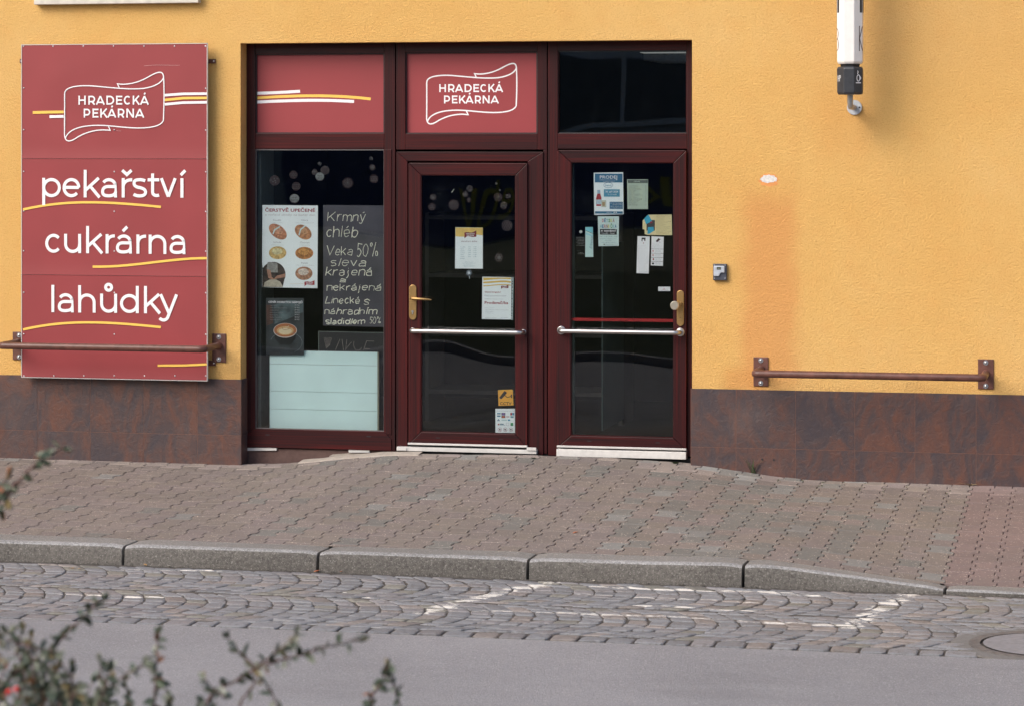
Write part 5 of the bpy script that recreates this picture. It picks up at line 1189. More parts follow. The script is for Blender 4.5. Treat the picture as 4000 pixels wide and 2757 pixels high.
ws = ['káva espresso', 'čaj ovocný', 'limonáda malá', 'horká čokoláda', 'dort řez', 'věneček', 'větrník velký', 'zmrzlina kopeček', 'pohár ovocný', 'džus pomeranč']
for i in range(22): tpx(m_, ws[i % 10], zx(104), zy(190+14.4*i), 2.3, Yt, M('list_ink', (0.10, 0.12, 0.10), 0.6), x1=zx(rr_.randint(180, 320))); tpx(m_, '35', zx(364), zy(190+14.4*i), 2.3, Yt, MATS['list_ink'])
m_.build('lettering', e)
e, mp = poster('playroom_flyer', 'white flyer DĚTSKÁ HERNIČKA in coloured letters under the sale poster', 'flyer', 2335, 846, 2418, 963, DI, M('flyer_paper', (0.62, 0.76, 0.74), 0.7, var=0.02), quadp=[(2335, 846), (2418, 846), (2417, 962), (2337.5, 963)])
gx = lambda v: 2230+v/8.4; gy = lambda v: 830+v/8.4
m_ = MB(); LC = [M('toy_red', (0.62, 0.20, 0.22), 0.6), M('toy_blue', (0.08, 0.20, 0.38), 0.6), M('toy_teal', (0.20, 0.50, 0.52), 0.6), M('toy_green', (0.10, 0.34, 0.12), 0.6), M('toy_yellow', (0.75, 0.66, 0.10), 0.6), M('toy_brown', (0.36, 0.20, 0.16), 0.6)]
for i, ch in enumerate('DĚTSKÁ'): tpx(m_, ch, gx(1022+70*i), gy(325), 12.0 if ch not in 'ĚÁ' else 12.0, Yt, LC[i % 6], x1=gx(1022+70*i+60), bold=0.03)
for i, ch in enumerate('HERNIČKA'): tpx(m_, ch, gx(955+69*i), gy(515), 13.0, Yt, LC[(i*5+2) % 6] if ch != 'I' else LC[4], x1=gx(955+69*i+(58 if ch != 'I' else 22)), bold=0.03)
rpx(m_, gx(955), gy(555), gx(1505), gy(738), Yt, BLACK); tpx(m_, 'v novém!', gx(985), gy(640), 9.0, Yt-0.0005, WHITE, x1=gx(1470), bold=0.02); tpx(m_, 'Pondělí - Pátek', gx(1015), gy(715), 5.6, Yt-0.0005, M('soft_white', (0.62, 0.64, 0.64), 0.6), x1=gx(1440), bold=0.01)
tpx(m_, '9.00 - 11.00   14.00 - 17.00', gx(942), gy(815), 4.4, Yt, INKT, x1=gx(1520)); tpx(m_, 'Na náměstí, za kostelem v patře', gx(945), gy(880), 3.0, Yt, INKT, x1=gx(1500)); tpx(m_, 'Cena: 50 Kč', gx(1122), gy(942), 3.6, Yt, INKT, x1=gx(1335)); tpx(m_, 'vstupné: děti Kč i rodiče Kč', gx(995), gy(1008), 3.4, Yt, INKT, x1=gx(1470)); tpx(m_, 'dětská hernička', gx(1125), gy(1065), 3.4, Yt, INKT, x1=gx(1390)); rpx(m_, gx(1075), gy(1040), gx(1112), gy(1072), Yt, INKD)
m_.build('lettering', e)
e, mp = poster('slim_leaflet', 'slim pale leaflet with turquoise top and slanted handwriting on the right door', 'leaflet', 2287, 888, 2317, 1005, DI, M('leaflet_paper', (0.58, 0.78, 0.76), 0.7, var=0.02), quadp=[(2286.5, 888), (2316, 888), (2317.5, 1005), (2286, 1005)])
m_ = MB(); ppx(m_, [(gx(482), gy(488)), (gx(718), gy(488)), (gx(722), gy(690)), (gx(482), gy(600))], Yt, CYAN, 0.0003); lpx(m_, [(gx(482), gy(600)), (gx(724), gy(705))], 1.4, Yt-0.0002, INKD); ppx(m_, [(gx(482), gy(665)), (gx(722), gy(755)), (gx(722), gy(800)), (gx(482), gy(735))], Yt, M('pale_cyan', (0.36, 0.68, 0.74), 0.6), 0.0003); m_.build('colour_bands', e)
m_ = MB(); p_ = P(gx(690), gy(1210), Yt); textmesh(m_, 'Erbenus', p_.x, p_.z, 0.026, Yt, INKT, rot=1.5, shear=0.4); m_.build('lettering', e)
m_ = MB()
dm = M('dim_white_vinyl', (0.30, 0.30, 0.30), 0.6)
ppx(m_, ell(gx(325), gy(640), 6, 6, 0, 345, 18), DI-0.0004, M('pale_vinyl', (0.50, 0.54, 0.52), 0.6), 0.0003)
for i, (a_, b_, t_) in enumerate(((180, 450, 'kadeřnictví'), (180, 460, 'kosmetika a líčení'), (220, 440, 'masáže'), (180, 455, 'pedikúra manikúra'), (222, 415, 'solárium'), (178, 455, 'otevřeno dle objednávek'))): tpx(m_, t_, gx(a_), gy(842+51*i), 3.4, DI-0.0004, dm, x1=gx(b_), bold=0.01)
tpx(m_, 'po-pá', gx(200), gy(1265), 3.0, DI-0.0004, M('dimmer_vinyl', (0.12, 0.12, 0.13), 0.6), x1=gx(310)); tpx(m_, '1. patro', gx(255), gy(1335), 4.0, DI-0.0004, dm, x1=gx(395)); tpx(m_, 'na objednání', gx(222), gy(1370), 3.0, DI-0.0004, dm, x1=gx(438))
thing1(m_, 'vinyl_lettering', 'small white vinyl lettering with round emblem left of the slim leaflet', 'vinyl lettering')
e, mp = poster('torn_notice', 'cream notice with torn left side and two light blue tapes on right door glass', 'notice', 2525, 838, 2625, 920, DI, PAPERY, quadp=[(2532, 840), (2624, 839), (2625.5, 920), (2530, 919)])
m_ = MB(); ppx(m_, [(zx(a), zy(b)) for a, b in ((405, 640), (320, 730), (318, 862), (350, 870), (352, 940), (400, 955))], DI, PAPERY, 0.0005); ppx(m_, [(zx(a), zy(b)) for a, b in ((383, 722), (512, 722), (510, 885), (380, 885))], DI-0.0005, M('faded_black', (0.07, 0.065, 0.06), 0.6), 0.0003)
ppx(m_, [(zx(a), zy(b)) for a, b in ((342, 705), (400, 640), (415, 645), (468, 740), (375, 787))], DI-0.0009, M('blue_tape', (0.05, 0.42, 0.62), 0.5), 0.0003); ppx(m_, [(zx(a), zy(b)) for a, b in ((402, 832), (490, 828), (498, 890), (455, 915), (432, 935), (395, 938))], DI-0.0009, MATS['blue_tape'], 0.0003); ppx(m_, [(zx(a), zy(b)) for a, b in ((435, 745), (470, 740), (475, 765), (440, 775))], DI-0.0012, INKR, 0.0002); m_.build('torn_part', e)
m_ = MB(); lines(m_, lambda u, v: (zx(530+245*u), zy(645+290*v)), 0.0, 0.98, 0.02, 1.0, 19, Yt, M('sepia_ink', (0.34, 0.28, 0.14), 0.6), 2.0, seed=5, ragged=0.55); m_.build('lettering', e)
e, mp = poster('house_rules_notice', 'long narrow white notice with printer symbol below the cream notice', 'notice', 2488, 923, 2536, 1070, DI, M('bright_paper', (0.92, 0.93, 0.95), 0.7, var=0.01), quadp=[(2490, 923.5), (2538, 925), (2534, 1070), (2486, 1068)])
m_ = MB(); ppx(m_, [(zx(a), zy(b)) for a, b in ((305, 995), (365, 997), (363, 1045), (345, 1047), (345, 1022), (318, 1022), (316, 1047), (303, 1045))], Yt, INKD, 0.0003); lpx(m_, [(zx(318), zy(1030)), (zx(312), zy(1060))], 1.5, Yt, INKG); rpx(m_, zx(329), zy(1072), zx(338), zy(1088), Yt, INKR); m_.build('symbol', e)
m_ = MB(); lines(m_, lambda u, v: (zx(252+150*u), zy(1120+410*v)), 0, 1, 0, 1, 17, Yt, M('faint_ink', (0.62, 0.62, 0.66), 0.6), 2.2, seed=9); m_.build('lettering', e)
e, mp = poster('surveillance_notice', 'white notice with black camera drawing and four framed rows beside the narrow notice', 'notice', 2543, 925, 2592, 1040, DI, MATS['bright_paper'], quadp=[(2545, 924), (2593, 926.5), (2589.5, 1040), (2542, 1038)])
m_ = MB(); ppx(m_, [(zx(a), zy(b)) for a, b in ((523, 1050), (570, 1003), (598, 1022), (548, 1068))], Yt, M('plum_ink', (0.08, 0.03, 0.04), 0.6), 0.0003); lpx(m_, [(zx(565), zy(1050)), (zx(585), zy(1068)), (zx(602), zy(1066))], 1.2, Yt, INKG); 
for v in (1170, 1238, 1303, 1366): lpx(m_, [(zx(452), zy(v)), (zx(645), zy(v+4))], 1.0, Yt, INKD)
rpx(m_, zx(478), zy(1318), zx(498), zy(1345), Yt, INKR); rpx(m_, zx(465), zy(1385), zx(498), zy(1412), Yt, INKD); rpx(m_, zx(472), zy(1190), zx(495), zy(1215), Yt, M('rose_ink', (0.75, 0.5, 0.5), 0.6)); rpx(m_, zx(470), zy(1255), zx(498), zy(1280), Yt, MATS['rose_ink']); m_.build('symbols', e)
m_ = MB(); lines(m_, lambda u, v: (zx(475+150*u), zy(1100+50*v)), 0, 1, 0, 1, 4, Yt, MATS['faint_ink'], 2.2, seed=2)
for v in (1197, 1215, 1262, 1282, 1330, 1348, 1392, 1410): tpx(m_, 'zákaz vstupu', zx(518), zy(v), 2.4, Yt, INKG, x1=zx(600))
m_.build('lettering', e)
e, mp = poster('small_label', 'tiny white label with red triangle beside the door knob', 'label', 2571, 1121, 2618, 1138, DI, MATS['bright_paper'])
m_ = MB(); lpx(m_, [(2589, 1133), (2594, 1126), (2599, 1132), (2589, 1133)], 0.9, Yt, M('label_red', (0.7, 0.3, 0.35), 0.6)); m_.build('symbol', e)
mb = MB(); ppx(mb, [(2231, 1242), (2630, 1247), (2630, 1259), (2231, 1253.5)], DI, REDTAPE, 0.0004); thing1(mb, 'red_tape', 'red tape strip across the right door glass just above the push bar', 'tape')

# ---- window decorations
def snow(m_, x, y, r, Y, n=8, w=1.0, mat=DECAL):
    for k in range(n//2):
        t = pi*k/(n//2)+0.2; lpx(m_, [(x-r*cos(t), y-r*sin(t)), (x+r*cos(t), y+r*sin(t))], w, Y, mat)
    if r > 7:
        for k in range(n):
            t = 2*pi*k/n+0.2; cx_, cy_ = x+r*0.66*cos(t), y+r*0.66*sin(t); lpx(m_, [(cx_+r*0.26*cos(t+1.1), cy_+r*0.26*sin(t+1.1)), (cx_, cy_), (cx_+r*0.26*cos(t-1.1), cy_+r*0.26*sin(t-1.1))], w*0.8, Y, mat)
def bauble(x, y, r, kind, Y, label):
    m_ = MB(); Y2 = Y-0.0005
    if kind != 'star': ppx(m_, ell(x, y, r, r, 0, 345, 22), Y, DECALR, 0.0004)
    if kind == 'star': snow(m_, x, y, r, Y2, 8, 1.4)
    elif kind == 'dots':
        for k in range(7): t = k*2.4; rr = r*(0.2+0.1*k); ppx(m_, ell(x-r*.1+rr*cos(t), y+rr*sin(t), r*(.17-.01*k), r*(.17-.01*k), 0, 320, 8), Y2, DECAL, 0.0003)
        lpx(m_, [(x-r*.2, y-r*1.05), (x+r*.2, y-r*1.05)], 2, Y2, DECAL)
    elif kind == 'flake': snow(m_, x, y, r*0.95, Y2, 10, 1.0); lpx(m_, ell(x, y, r*0.4, r*0.4, 0, 360, 14), 0.8, Y2, DECAL)
    elif kind == 'net':
        for k in (-.6, -.2, .2, .6):
            h_ = (1-k*k)**.5*r; a = 0.5
            for sg_ in (1, -1):
                lpx(m_, [(x+k*r*cos(a)+h_*sin(a)*sg_*0-(-h_)*sin(a)*1*sg_, y+k*r*sin(a)*sg_-h_*cos(a)), (x+k*r*cos(a)-h_*sin(a)*sg_, y+k*r*sin(a)*sg_+h_*cos(a))], 0.95, Y2, DECAL)
        lpx(m_, ell(x, y, r, r, 0, 360, 22), 0.8, Y2, DECAL)
    elif kind == 'band':
        for dy in (-.45, .45): h_ = (1-dy*dy)**.5*r; lpx(m_, [(x-h_, y+dy*r), (x+h_, y+dy*r)], 1.8, Y2, DECAL)
        for k in (-.55, 0, .55): lpx(m_, [(x+k*r-3, y-3.5), (x+k*r+3, y+3.5)], 0.95, Y2, DECAL); lpx(m_, [(x+k*r+3, y-3.5), (x+k*r-3, y+3.5)], 0.95, Y2, DECAL)
    elif kind == 'full':
        pts = ell(x, y-r*0.05, r*0.96, r*0.85, 0, 345, 22); ppx(m_, pts, Y2, DECALF, 0.0003)
        for k in range(5): lpx(m_, [(x-r*.6+k*r*.3, y+r*.2), (x-r*.5+k*r*.3, y+r*.45)], 2, Y2-0.0006, DECALR)
        lpx(m_, ell(x, y-r*.4, r*.5, r*.25, 20, 170, 10), 1.3, Y2-0.0006, DECALR)
    elif kind == 'curl':
        for k in range(6): t = k*1.05; lpx(m_, ell(x+r*.5*cos(t), y+r*.5*sin(t), r*.32, r*.32, t*57, t*57+230, 10), 0.95, Y2, DECAL)
    elif kind == 'rosette':
        for k in range(12): t = k*pi/6; lpx(m_, ell(x+r*.66*cos(t), y+r*.66*sin(t), r*.2, r*.2, 0, 360, 8), 0.9, Y2, DECAL); lpx(m_, [(x+r*.15*cos(t), y+r*.15*sin(t)), (x+r*.45*cos(t), y+r*.45*sin(t))], 0.8, Y2, DECAL)
    elif kind == 'flower':
        for k in range(6): t = k*pi/3; lpx(m_, ell(x+r*.62*cos(t), y+r*.62*sin(t), r*.26, r*.26, 0, 360, 10), 1.4, Y2, DECAL)
        ppx(m_, ell(x, y, r*.34, r*.34, 0, 340, 12), Y2, DECAL, 0.0003)
    nm = {'star': 'star_sticker'}.get(kind, 'bauble_sticker')
    thing1(m_, nm, label, 'window sticker', 'Christmas window stickers')
WYd = GI-0.001
wd_ = lambda v: 1030+v/4.928; we_ = lambda v: 580+v/4.928
for x, y, r, kd, lb in ((210, 625, 20, 'dots', 'starry bauble sticker, leftmost on the display window glass'), (575, 510, 16, 'curl', 'white swirled bauble sticker, topmost of the column above the bread poster'), (625, 735, 17, 'band', 'banded bauble sticker with crosses, middle of the column above the bread poster'), (592, 970, 19, 'full', 'nearly all white bauble sticker right above the bread poster'),
        (1078, 300, 8, 'star', 'little star sticker above the cluster of three baubles'), (980, 460, 12, 'flake', 'small spiky bauble sticker, left of the three in the cluster'), (1180, 425, 17, 'net', 'netted bauble sticker, right of the three in the cluster'), (1080, 548, 18, 'full', 'white bauble sticker, lowest of the three in the cluster'),
        (1618, 668, 21, 'flake', 'snowflake bauble sticker hanging alone right of the cluster on the display window'), (2068, 195, 8, 'star', 'small star sticker topmost at the right edge of the display window'), (2092, 368, 12, 'flake', 'frosted flake sticker second from top at the right edge of the display window'), (2122, 592, 17, 'band', 'ringed bauble sticker lowest at the right edge of the display window')):
    bauble(wd_(x), we_(y), r, kd, WYd, lb)
ex = lambda v: 1640+v/4.313; ey = lambda v: 690+v/4.313; DYd = DI-0.001
for x, y, r, kd, lb in ((222, 350, 13, 'flake', 'double flake bauble sticker upper left on the middle door'), (205, 512, 15, 'curl', 'curly bauble sticker below the double flake, left on the middle door'), (570, 480, 21, 'rosette', 'large rosette bauble sticker left of centre on the middle door'), (838, 205, 12, 'net', 'netted bauble sticker, top of the cluster on the middle door'), (768, 300, 12, 'flake', 'feathery bauble sticker left in the cluster on the middle door'), (828, 395, 9, 'dots', 'tiny dotted bauble sticker lowest in the cluster on the middle door'),
        (1287, 120, 6, 'star', 'tiny star sticker highest at upper right on the middle door'), (1348, 232, 5, 'star', 'tiny star sticker just above the scrolled bauble on the middle door'), (1318, 348, 17, 'curl', 'scrolled white bauble sticker upper right on the middle door'), (1490, 335, 11, 'band', 'faint knitted band bauble sticker at the right glass edge of the middle door'), (1412, 488, 15, 'flake', 'sunburst bauble sticker below the scrolled one on the middle door'), (1468, 828, 20, 'net', 'large leafy bauble sticker alone at right on the middle door'), (1335, 1368, 17, 'flower', 'flower shaped sticker above the job notice on the middle door')):
    bauble(ex(x), ey(y), r, kd, DYd, lb)
m_ = MB(); lpx(m_, [(ex(535), ey(272)), (ex(580), ey(212))], 2.6, DYd, M('tape_scrap', (0.45, 0.47, 0.40), 0.6)); thing1(m_, 'tape_scrap', 'short slanted scrap of tape above the rosette sticker', 'tape')

# ==================================================================== STREET BITS
mh = E('manhole_cover', (MHC.x, MHC.y, ROADZ), 'round pale concrete manhole cover in the cobbles at lower right', 'manhole cover')
m_ = MB()
def hring(m_, r0, r1, z0, z1, mat, n=40):
    vs = []; 
    for k in range(n):
        t = 2*pi*k/n; c_, s_ = cos(t), sin(t)
        vs += [(MHC.x+r0*c_, MHC.y+r0*s_, z1), (MHC.x+r1*c_, MHC.y+r1*s_, z1), (MHC.x+r1*c_, MHC.y+r1*s_, z0)]
    m_.add(vs, [(k*3, k*3+1, ((k+1) % n)*3+1, ((k+1) % n)*3) for k in range(n)]+[(k*3+1, k*3+2, ((k+1) % n)*3+2, ((k+1) % n)*3+1) for k in range(n)], mat)
hring(m_, 0.315, MHR, ROADZ-0.02, ROADZ+0.003, JOINT if False else M('rusty_iron', (0.13, 0.12, 0.115), 0.7, 0.1, var=0.2)); m_.build('rim', mh)
m_ = MB(); hring(m_, MHR, MHR+0.085, ROADZ-0.02, ROADZ-0.001, MORTARD); m_.build('surround', mh)
m_ = MB(); n = 40; vs = [(MHC.x+0.0*cos(0), MHC.y, ROADZ+0.006)]+[(MHC.x+0.30*cos(2*pi*k/n), MHC.y+0.30*sin(2*pi*k/n), ROADZ+0.004) for k in range(n)]
m_.add(vs, [(0, 1+k, 1+(k+1) % n) for k in range(n)], CONCRETE); m_.build('lid', mh)
lr = random.Random(31)
LM = [M('leaf_tan', (0.40, 0.24, 0.10), 0.8), M('leaf_rust', (0.36, 0.12, 0.05), 0.8), M('leaf_pale', (0.62, 0.56, 0.48), 0.8), M('leaf_green', (0.07, 0.11, 0.04), 0.8)]
def fallen(x, y, s_, mi, label, plane='road', grp='fallen leaves and scraps'):
    if plane == 'road': p_ = G(x, y, ROADZ+0.004)
    else:
        z = 0.0
        for _ in range(6): p_ = G(x, y, z); z = pav_z(p_.x, min(0, p_.y))+0.002
        p_ = G(x, y, z)
    m_ = MB(); a = lr.uniform(0, 6.28); pts = []
    for t, w in ((-1, 0), (-.5, .38), (.1, .45), (.6, .28), (1, 0)): pts.append((t, w))
    pts += [(t, -w) for t, w in pts[-2:0:-1]]
    vs = [(p_.x+s_*(u*cos(a)-v*sin(a)), p_.y+s_*(u*sin(a)+v*cos(a)), p_.z+s_*0.35*abs(v)+s_*0.12*u) for u, v in pts]
    m_.add(vs, [tuple(range(len(vs)))], LM[mi]); o = m_.build('fallen_leaf'); sl_ = o.modifiers.new('t', 'SOLIDIFY'); sl_.thickness = 0.0006
    tag(o, label, 'leaf', grp)
for a_ in ((283, 2218, 0.016, 0, 'tan leaf at the gutter under the leftmost kerb stone, left of a pair'), (311, 2219, 0.010, 0, 'small tan leaf at the gutter, right of a pair under the leftmost kerb stone'), (567, 2204, 0.018, 0, 'tan leaf at the kerb foot just right of the first kerb joint'), (660, 2208, 0.014, 2, 'pale leaf at the kerb foot between first and second joints'), (1238, 2229, 0.022, 1, 'rusty leaf at the kerb foot below the second joint'), (1335, 2230, 0.012, 1, 'small rusty leaf right of the second kerb joint'), (2322, 2264, 0.02, 2, 'pale crumpled leaf at the foot of the fourth kerb stone'), (3480+350, 2330, 0.015, 2, 'pale leaf at the gutter below the far right kerb stone')):
    fallen(*a_)
for a_ in ((2248, 2078, 0.022, 1, 'thin brown leaf lying on the paving in front of the right door'), (1550, 2008, 0.008, 2, 'tiny pale scrap on the paving below the middle door'), (2346, 1929, 0.008, 2, 'tiny white scrap on the paving below the right door'), (2033, 2028, 0.007, 2, 'tiny white crumb on the paving between the doors'), (1975, 1795, 0.010, 2, 'pale scrap close to the middle door threshold'), (1710, 2048, 0.008, 0, 'tiny tan crumb mid paving left of centre')):
    fallen(*a_, plane='pav')
# weeds
def weed(x, y, n, h, spread, label, nm='weed', cat='weed', mat=None):
    z = 0.0
    for _ in range(6): p_ = G(x, y, z); z = pav_z(p_.x, min(0, p_.y))
    p_ = G(x, y, z); p_.y = min(p_.y, -0.02); m_ = MB(); mt = mat or M('weed_green', (0.05, 0.09, 0.03), 0.6, var=0.3)
    for k in range(n):
        a = lr.uniform(0, 6.28); hh = h*lr.uniform(0.5, 1); d = Vector((cos(a)*spread, -abs(sin(a))*spread*0.6, 1)).normalized(); w = lr.uniform(0.002, 0.004) if h > 0.05 else 0.008
        s = Vector((-sin(a), cos(a), 0))*w; b = p_+Vector((lr.uniform(-.012, .012), 0, 0)); m1_ = b+d*hh*0.6; e_ = b+d*hh+Vector((d.x, d.y, -0.3))*hh*0.2
        m_.add([b-s, b+s, m1_+s*0.9, m1_-s*0.9, e_], [(0, 1, 2, 3), (3, 2, 4)], mt)
    tag(m_.build(nm), label, cat)
weed(2945, 1846, 7, 0.13, 0.5, 'thin grass tuft growing at the wall foot right of the doors', 'grass_tuft', 'grass tuft')
weed(2640, 1808, 16, 0.03, 2.2, 'low green weed at the right end of the white threshold')
weed(2085, 1789, 12, 0.018, 2.2, 'flat green weed on the paving just below the middle door threshold')
weed(3790, 1893, 14, 0.07, 3.5, 'dry straw wisps at the wall foot at far right', 'dry_grass', 'dry grass', M('straw', (0.36, 0.28, 0.15), 0.8))
# moss in the joints
m_ = MB(); mr = random.Random(8); MOSS = M('moss', (0.045, 0.06, 0.018), 0.95, var=0.3, nscale=90)
for i in range(46):
    x = PX(3838, 0)-0.07+0.14*mr.randint(-9, -1)+mr.uniform(-0.014, 0.014); y = -mr.uniform(0.05, 0.42)
    z = pav_z(x, y); s_ = mr.uniform(0.004, 0.009)
    m_.add([(x+s_*cos(t), y+s_*1.8*sin(t), z-0.001+0.0) for t in (0, 1.05, 2.1, 3.14, 4.2, 5.2)]+[(x, y, z+0.003)], [(k, (k+1) % 6, 6) for k in range(6)], MOSS)
tag(m_.build('moss'), 'dark green moss in the paving joints near the wall at right', 'moss', kind='stuff')

# ==================================================================== SHRUB IN FRONT
br = random.Random(21)
sh = E('cotoneaster_shrub', CS(150, 4300, 4.6), 'out of focus cotoneaster shrub with small leaves and red berries in the near left corner', 'shrub')
sh.location.z = VZ
stem = MB(); leaf = MB(); lcol = []; BARK = M('red_brown_twig', (0.10, 0.042, 0.035), 0.7, var=0.2)
def addleaf(p_, dirv, s_):
    nrm = Vector((br.uniform(-1, 1), br.uniform(-1, 1), br.uniform(0.0, 1.2))).normalized(); side = dirv.cross(nrm).normalized(); up = side.cross(dirv).normalized()
    L_, W_ = s_*1.12, s_*0.27; pts = [p_, p_+dirv*L_*.3+side*W_+up*W_*.35, p_+dirv*L_*.65+side*W_*.85+up*W_*.3, p_+dirv*L_, p_+dirv*L_*.65-side*W_*.85+up*W_*.3, p_+dirv*L_*.3-side*W_+up*W_*.35, p_+dirv*L_*.5]
    leaf.add(pts, [(0, 1, 6), (1, 2, 6), (2, 3, 6), (3, 4, 6), (4, 5, 6), (5, 0, 6)], LEAF)
    k = br.random()
    c = (0.062, 0.085, 0.055) if k < .50 else (0.150, 0.170, 0.12) if k < .70 else (0.24, 0.25, 0.20) if k < .86 else (0.15, 0.11, 0.04) if k < .95 else (0.22, 0.09, 0.04)
    v = br.uniform(.8, 1.2); lcol.extend([tuple(q_*v for q_ in c)]*6)
def branch(pts, z, r0, dens, ls=0.023, z2=None, bare=0.0):
    z2 = z if z2 is None else z2; n = len(pts); P3 = [CS(x, y, z+(z2-z)*i/(n-1)) for i, (x, y) in enumerate(pts)]
    fine = []
    for i in range(n-1):
        for k in range(6): t = k/6; fine.append(P3[i].lerp(P3[i+1], t)+Vector((br.uniform(-1, 1), br.uniform(-1, 1), br.uniform(-1, 1)))*0.0018)
    fine.append(P3[-1]); m = len(fine); stem.tube(fine, [r0*0.7*(1-0.8*i/(m-1))+0.0006 for i in range(m)], BARK, 7)
    tot = sum((fine[i+1]-fine[i]).length for i in range(m-1)); cnt = int(tot*dens*1.15)
    for k in range(cnt):
        t = bare+(1-bare)*k/cnt; i = min(m-2, int(t*(m-1))); b = fine[i].lerp(fine[i+1], br.random()); ax = (fine[i+1]-fine[i]).normalized()
        sd_ = Vector((br.uniform(-1, 1), br.uniform(-1, 1), br.uniform(-1.1, 0.7))).normalized(); d_ = (ax*br.uniform(0.1, 0.9)+sd_).normalized(); addleaf(b, d_, ls*br.uniform(.65, 1.15))
    for k in range(3): addleaf(fine[-1], ((fine[-1]-fine[-2]).normalized()+Vector((br.uniform(-.4, .4), br.uniform(-.4, .4), br.uniform(-.3, .4)))).normalized(), ls*0.8)
D1 = 135
branch([(-120, 2120), (-40, 2000), (60, 1890), (130, 1820), (180, 1775), (238, 1752)], 5.2, 0.0045, 110, 0.026)
branch([(60, 1890), (30, 1940), (10, 1990)], 5.2, 0.003, 150, 0.026); branch([(-60, 1960), (0, 1900), (30, 1860)], 5.2, 0.003, 150, 0.026)
branch([(-150, 2760), (-20, 2690), (90, 2600), (210, 2530), (250, 2480), (300, 2430), (360, 2370), (400, 2345)], 4.8, 0.0036, 135, 0.022)
branch([(-30, 2520), (40, 2500), (110, 2520), (160, 2540), (220, 2545)], 4.7, 0.0026, 150, 0.022)
branch([(-60, 2560), (0, 2500), (35, 2465)], 4.7, 0.002, 150); branch([(60, 2560), (80, 2500), (85, 2460)], 4.9, 0.002, 120)
branch([(300, 2900), (345, 2760), (420, 2690), (480, 2640), (560, 2590)], 4.8, 0.0032, 140, 0.022)
branch([(590, 2980), (603, 2760), (608, 2650), (612, 2560), (620, 2475)], 5.0, 0.0032, 150, 0.023)
branch([(610, 2640), (650, 2690), (665, 2760)], 5.0, 0.0018, 120)
branch([(690, 2960), (760, 2790), (850, 2690), (930, 2650), (1010, 2600), (1085, 2540), (1140, 2500), (1158, 2470)], 4.9, 0.0038, 140, 0.022)
branch([(1000, 2610), (1080, 2580), (1170, 2558), (1250, 2530), (1330, 2512), (1405, 2495)], 4.9, 0.0026, 130, 0.023)
branch([(1000, 2608), (960, 2570), (925, 2530), (895, 2490)], 4.9, 0.0022, 110, 0.022)
branch([(900, 2900), (940, 2740), (985, 2680), (1005, 2620)], 4.9, 0.0028, 60); branch([(1010, 2620), (1060, 2700), (1095, 2780)], 4.9, 0.002, 120)
branch([(1480, 2980), (1455, 2800), (1450, 2720), (1500, 2650), (1515, 2600)], 5.1, 0.0028, 150, 0.021); branch([(1590, 2900), (1560, 2740), (1530, 2660), (1520, 2610)], 5.1, 0.0024, 140, 0.021)
branch([(820, 2960), (840, 2800), (800, 2740)], 4.9, 0.002, 130); branch([(880, 2720), (830, 2690), (800, 2650)], 4.8, 0.0018, 120)
for k in range(40):     # the dense foot of the shrub
    x = br.uniform(-120, 640); y = br.uniform(2680, 2880)+max(0, (x-250)*0.10); a = br.uniform(-0.9, 0.9); ln = br.uniform(90, 190)
    branch([(x, y+160), (x+ln*0.3*sin(a), y+60), (x+ln*0.7*sin(a), y), (x+ln*sin(a), y-ln*0.5)], br.uniform(4.5, 5.3), 0.0024, 170, 0.022)
for k in range(26):
    x = br.uniform(-120, 420); y = br.uniform(2520, 2720)+max(0, (x-100)*0.3); a = br.uniform(-1.2, 0.9); ln = br.uniform(60, 130)
    branch([(x, y+120), (x+ln*0.4*sin(a), y+40), (x+ln*sin(a), y-ln*0.4)], br.uniform(4.6, 5.2), 0.002, 150, 0.021)
root = Vector(sh.location)
for x, y, z in ((-100, 2900, 4.8), (120, 2980, 4.7), (345, 2900, 4.8), (592, 2970, 5.0), (690, 2960, 4.9), (900, 2900, 4.9), (1480, 2980, 5.1), (1590, 2900, 5.1), (-120, 2120, 5.2)):
    t_ = CS(x, y, z); b_ = root+Vector((br.uniform(-.1, .1), br.uniform(-.1, .1), 0)); mid = b_.lerp(t_, 0.5)+Vector((0, 0, -0.08))
    stem.tube([b_, mid, t_], [0.010, 0.007, 0.004], BARK, 8)
for o_ in (stem.build('branches', sh, smooth=True), leaf.build('foliage', sh, col=lcol)): pass
RB = M('berry_red', (0.62, 0.02, 0.015), 0.35, var=0.05)
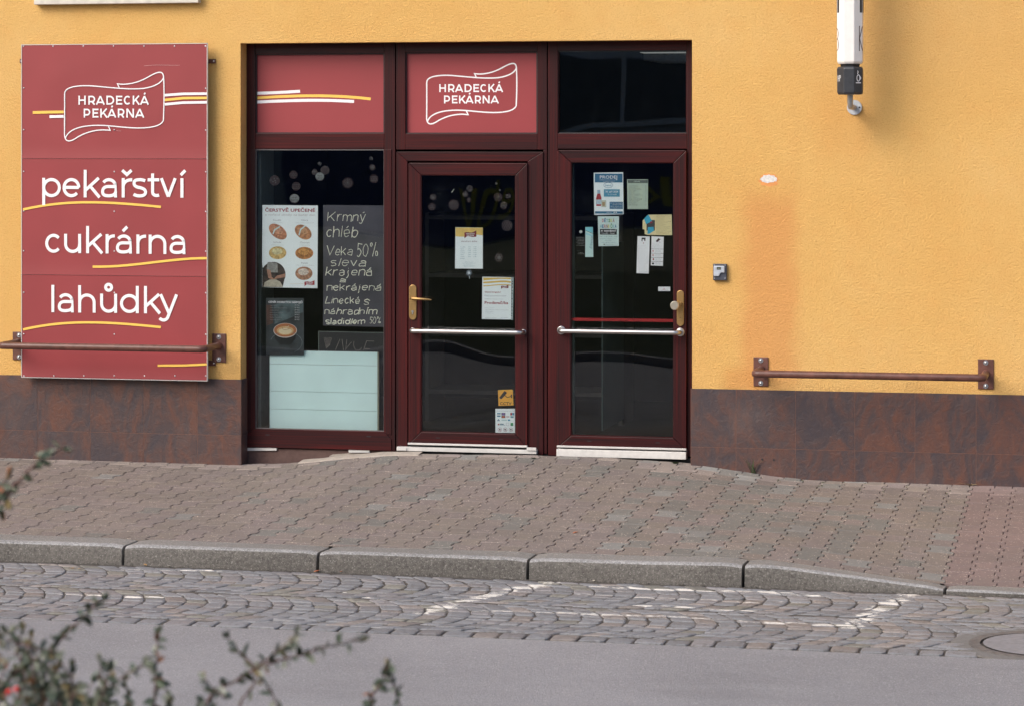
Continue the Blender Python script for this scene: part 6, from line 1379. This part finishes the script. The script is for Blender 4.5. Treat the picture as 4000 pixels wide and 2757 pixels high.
for x, y in ((34, 2700), (64, 2690)):
    p_ = CS(x, y, 4.6 if y < 2600 else 4.45); m_ = MB(); n = 10; vs = []; fs = []; R_ = 0.0052 if y > 2600 else 0.0035
    for j in range(1, 6):
        for k in range(n): vs.append((p_.x+R_*sin(pi*j/6)*cos(2*pi*k/n), p_.y+R_*sin(pi*j/6)*sin(2*pi*k/n), p_.z+R_*cos(pi*j/6)))
    for j in range(4):
        for k in range(n): fs.append((j*n+k, (j+1)*n+k, (j+1)*n+(k+1) % n, j*n+(k+1) % n))
    fs += [tuple(range(n)), tuple(range(4*n+n-1, 4*n-1, -1))]; m_.add(vs, fs, RB); m_.build('berry', sh, smooth=True)

# ==================================================================== HOUSE ACROSS THE STREET (only mirrored in the panes)
ob = E('opposite_building', (-4, -34, ROADZ), 'dim shop building across the street, mirrored in the glass', 'building')
m_ = MB(); GW = M('grey_render', (0.42, 0.46, 0.52), 0.9); m_.box(-32, 22, -44, -34, ROADZ-0.1, 8.2, GW); m_.build('wall', ob)
m_ = MB(); m_.box(-12, 3, -33.98, -33.86, 0.35, 1.95, M('deep_blue_fascia', (0.02, 0.045, 0.17), 0.5)); f_ = m_.build('fascia', ob)
for t_, x_, z_, s_ in (('elektro', -3.4, 1.15, 0.75), ('potřeby', -6.6, 0.75, 0.6)):
    m_ = MB(); c_ = bpy.data.curves.new('t', 'FONT'); c_.body = t_; c_.size = s_; o_ = bpy.data.objects.new('t', c_); SC.collection.objects.link(o_); bpy.context.view_layer.update()
    me_ = bpy.data.meshes.new_from_object(o_.evaluated_get(bpy.context.evaluated_depsgraph_get())); m_.add([(x_-v.co.x, -33.84, z_+v.co.y) for v in me_.vertices], [tuple(reversed(p_.vertices)) for p_ in me_.polygons], M('fascia_yellow', (0.55, 0.45, 0.05), 0.6)); SC.collection.objects.unlink(o_); bpy.data.objects.remove(o_); m_.build('lettering', f_)
for i in range(9):
    x = -27.6+5.2*i; m_ = MB(); m_.box(x, x+2.9, -33.99, -33.9, 2.35, 3.95, M('white_window_frame', (0.75, 0.78, 0.85), 0.6)); w1 = m_.build('window', ob)
    m_ = MB(); m_.box(x+.14, x+1.38, -33.9, -33.88, 2.5, 3.8, M('dark_pane', (0.10, 0.125, 0.16), 0.3)); m_.box(x+1.54, x+2.76, -33.9, -33.88, 2.5, 3.8, MATS['dark_pane']); m_.build('pane', w1)
    m_ = MB(); m_.box(x, x+3.4, -33.99, -33.9, 6.0, 8.0, MATS['white_window_frame']); w1 = m_.build('window', ob)
    m_ = MB(); m_.box(x+.1, x+3.3, -33.9, -33.88, 6.1, 7.9, MATS['dark_pane']); m_.build('pane', w1)
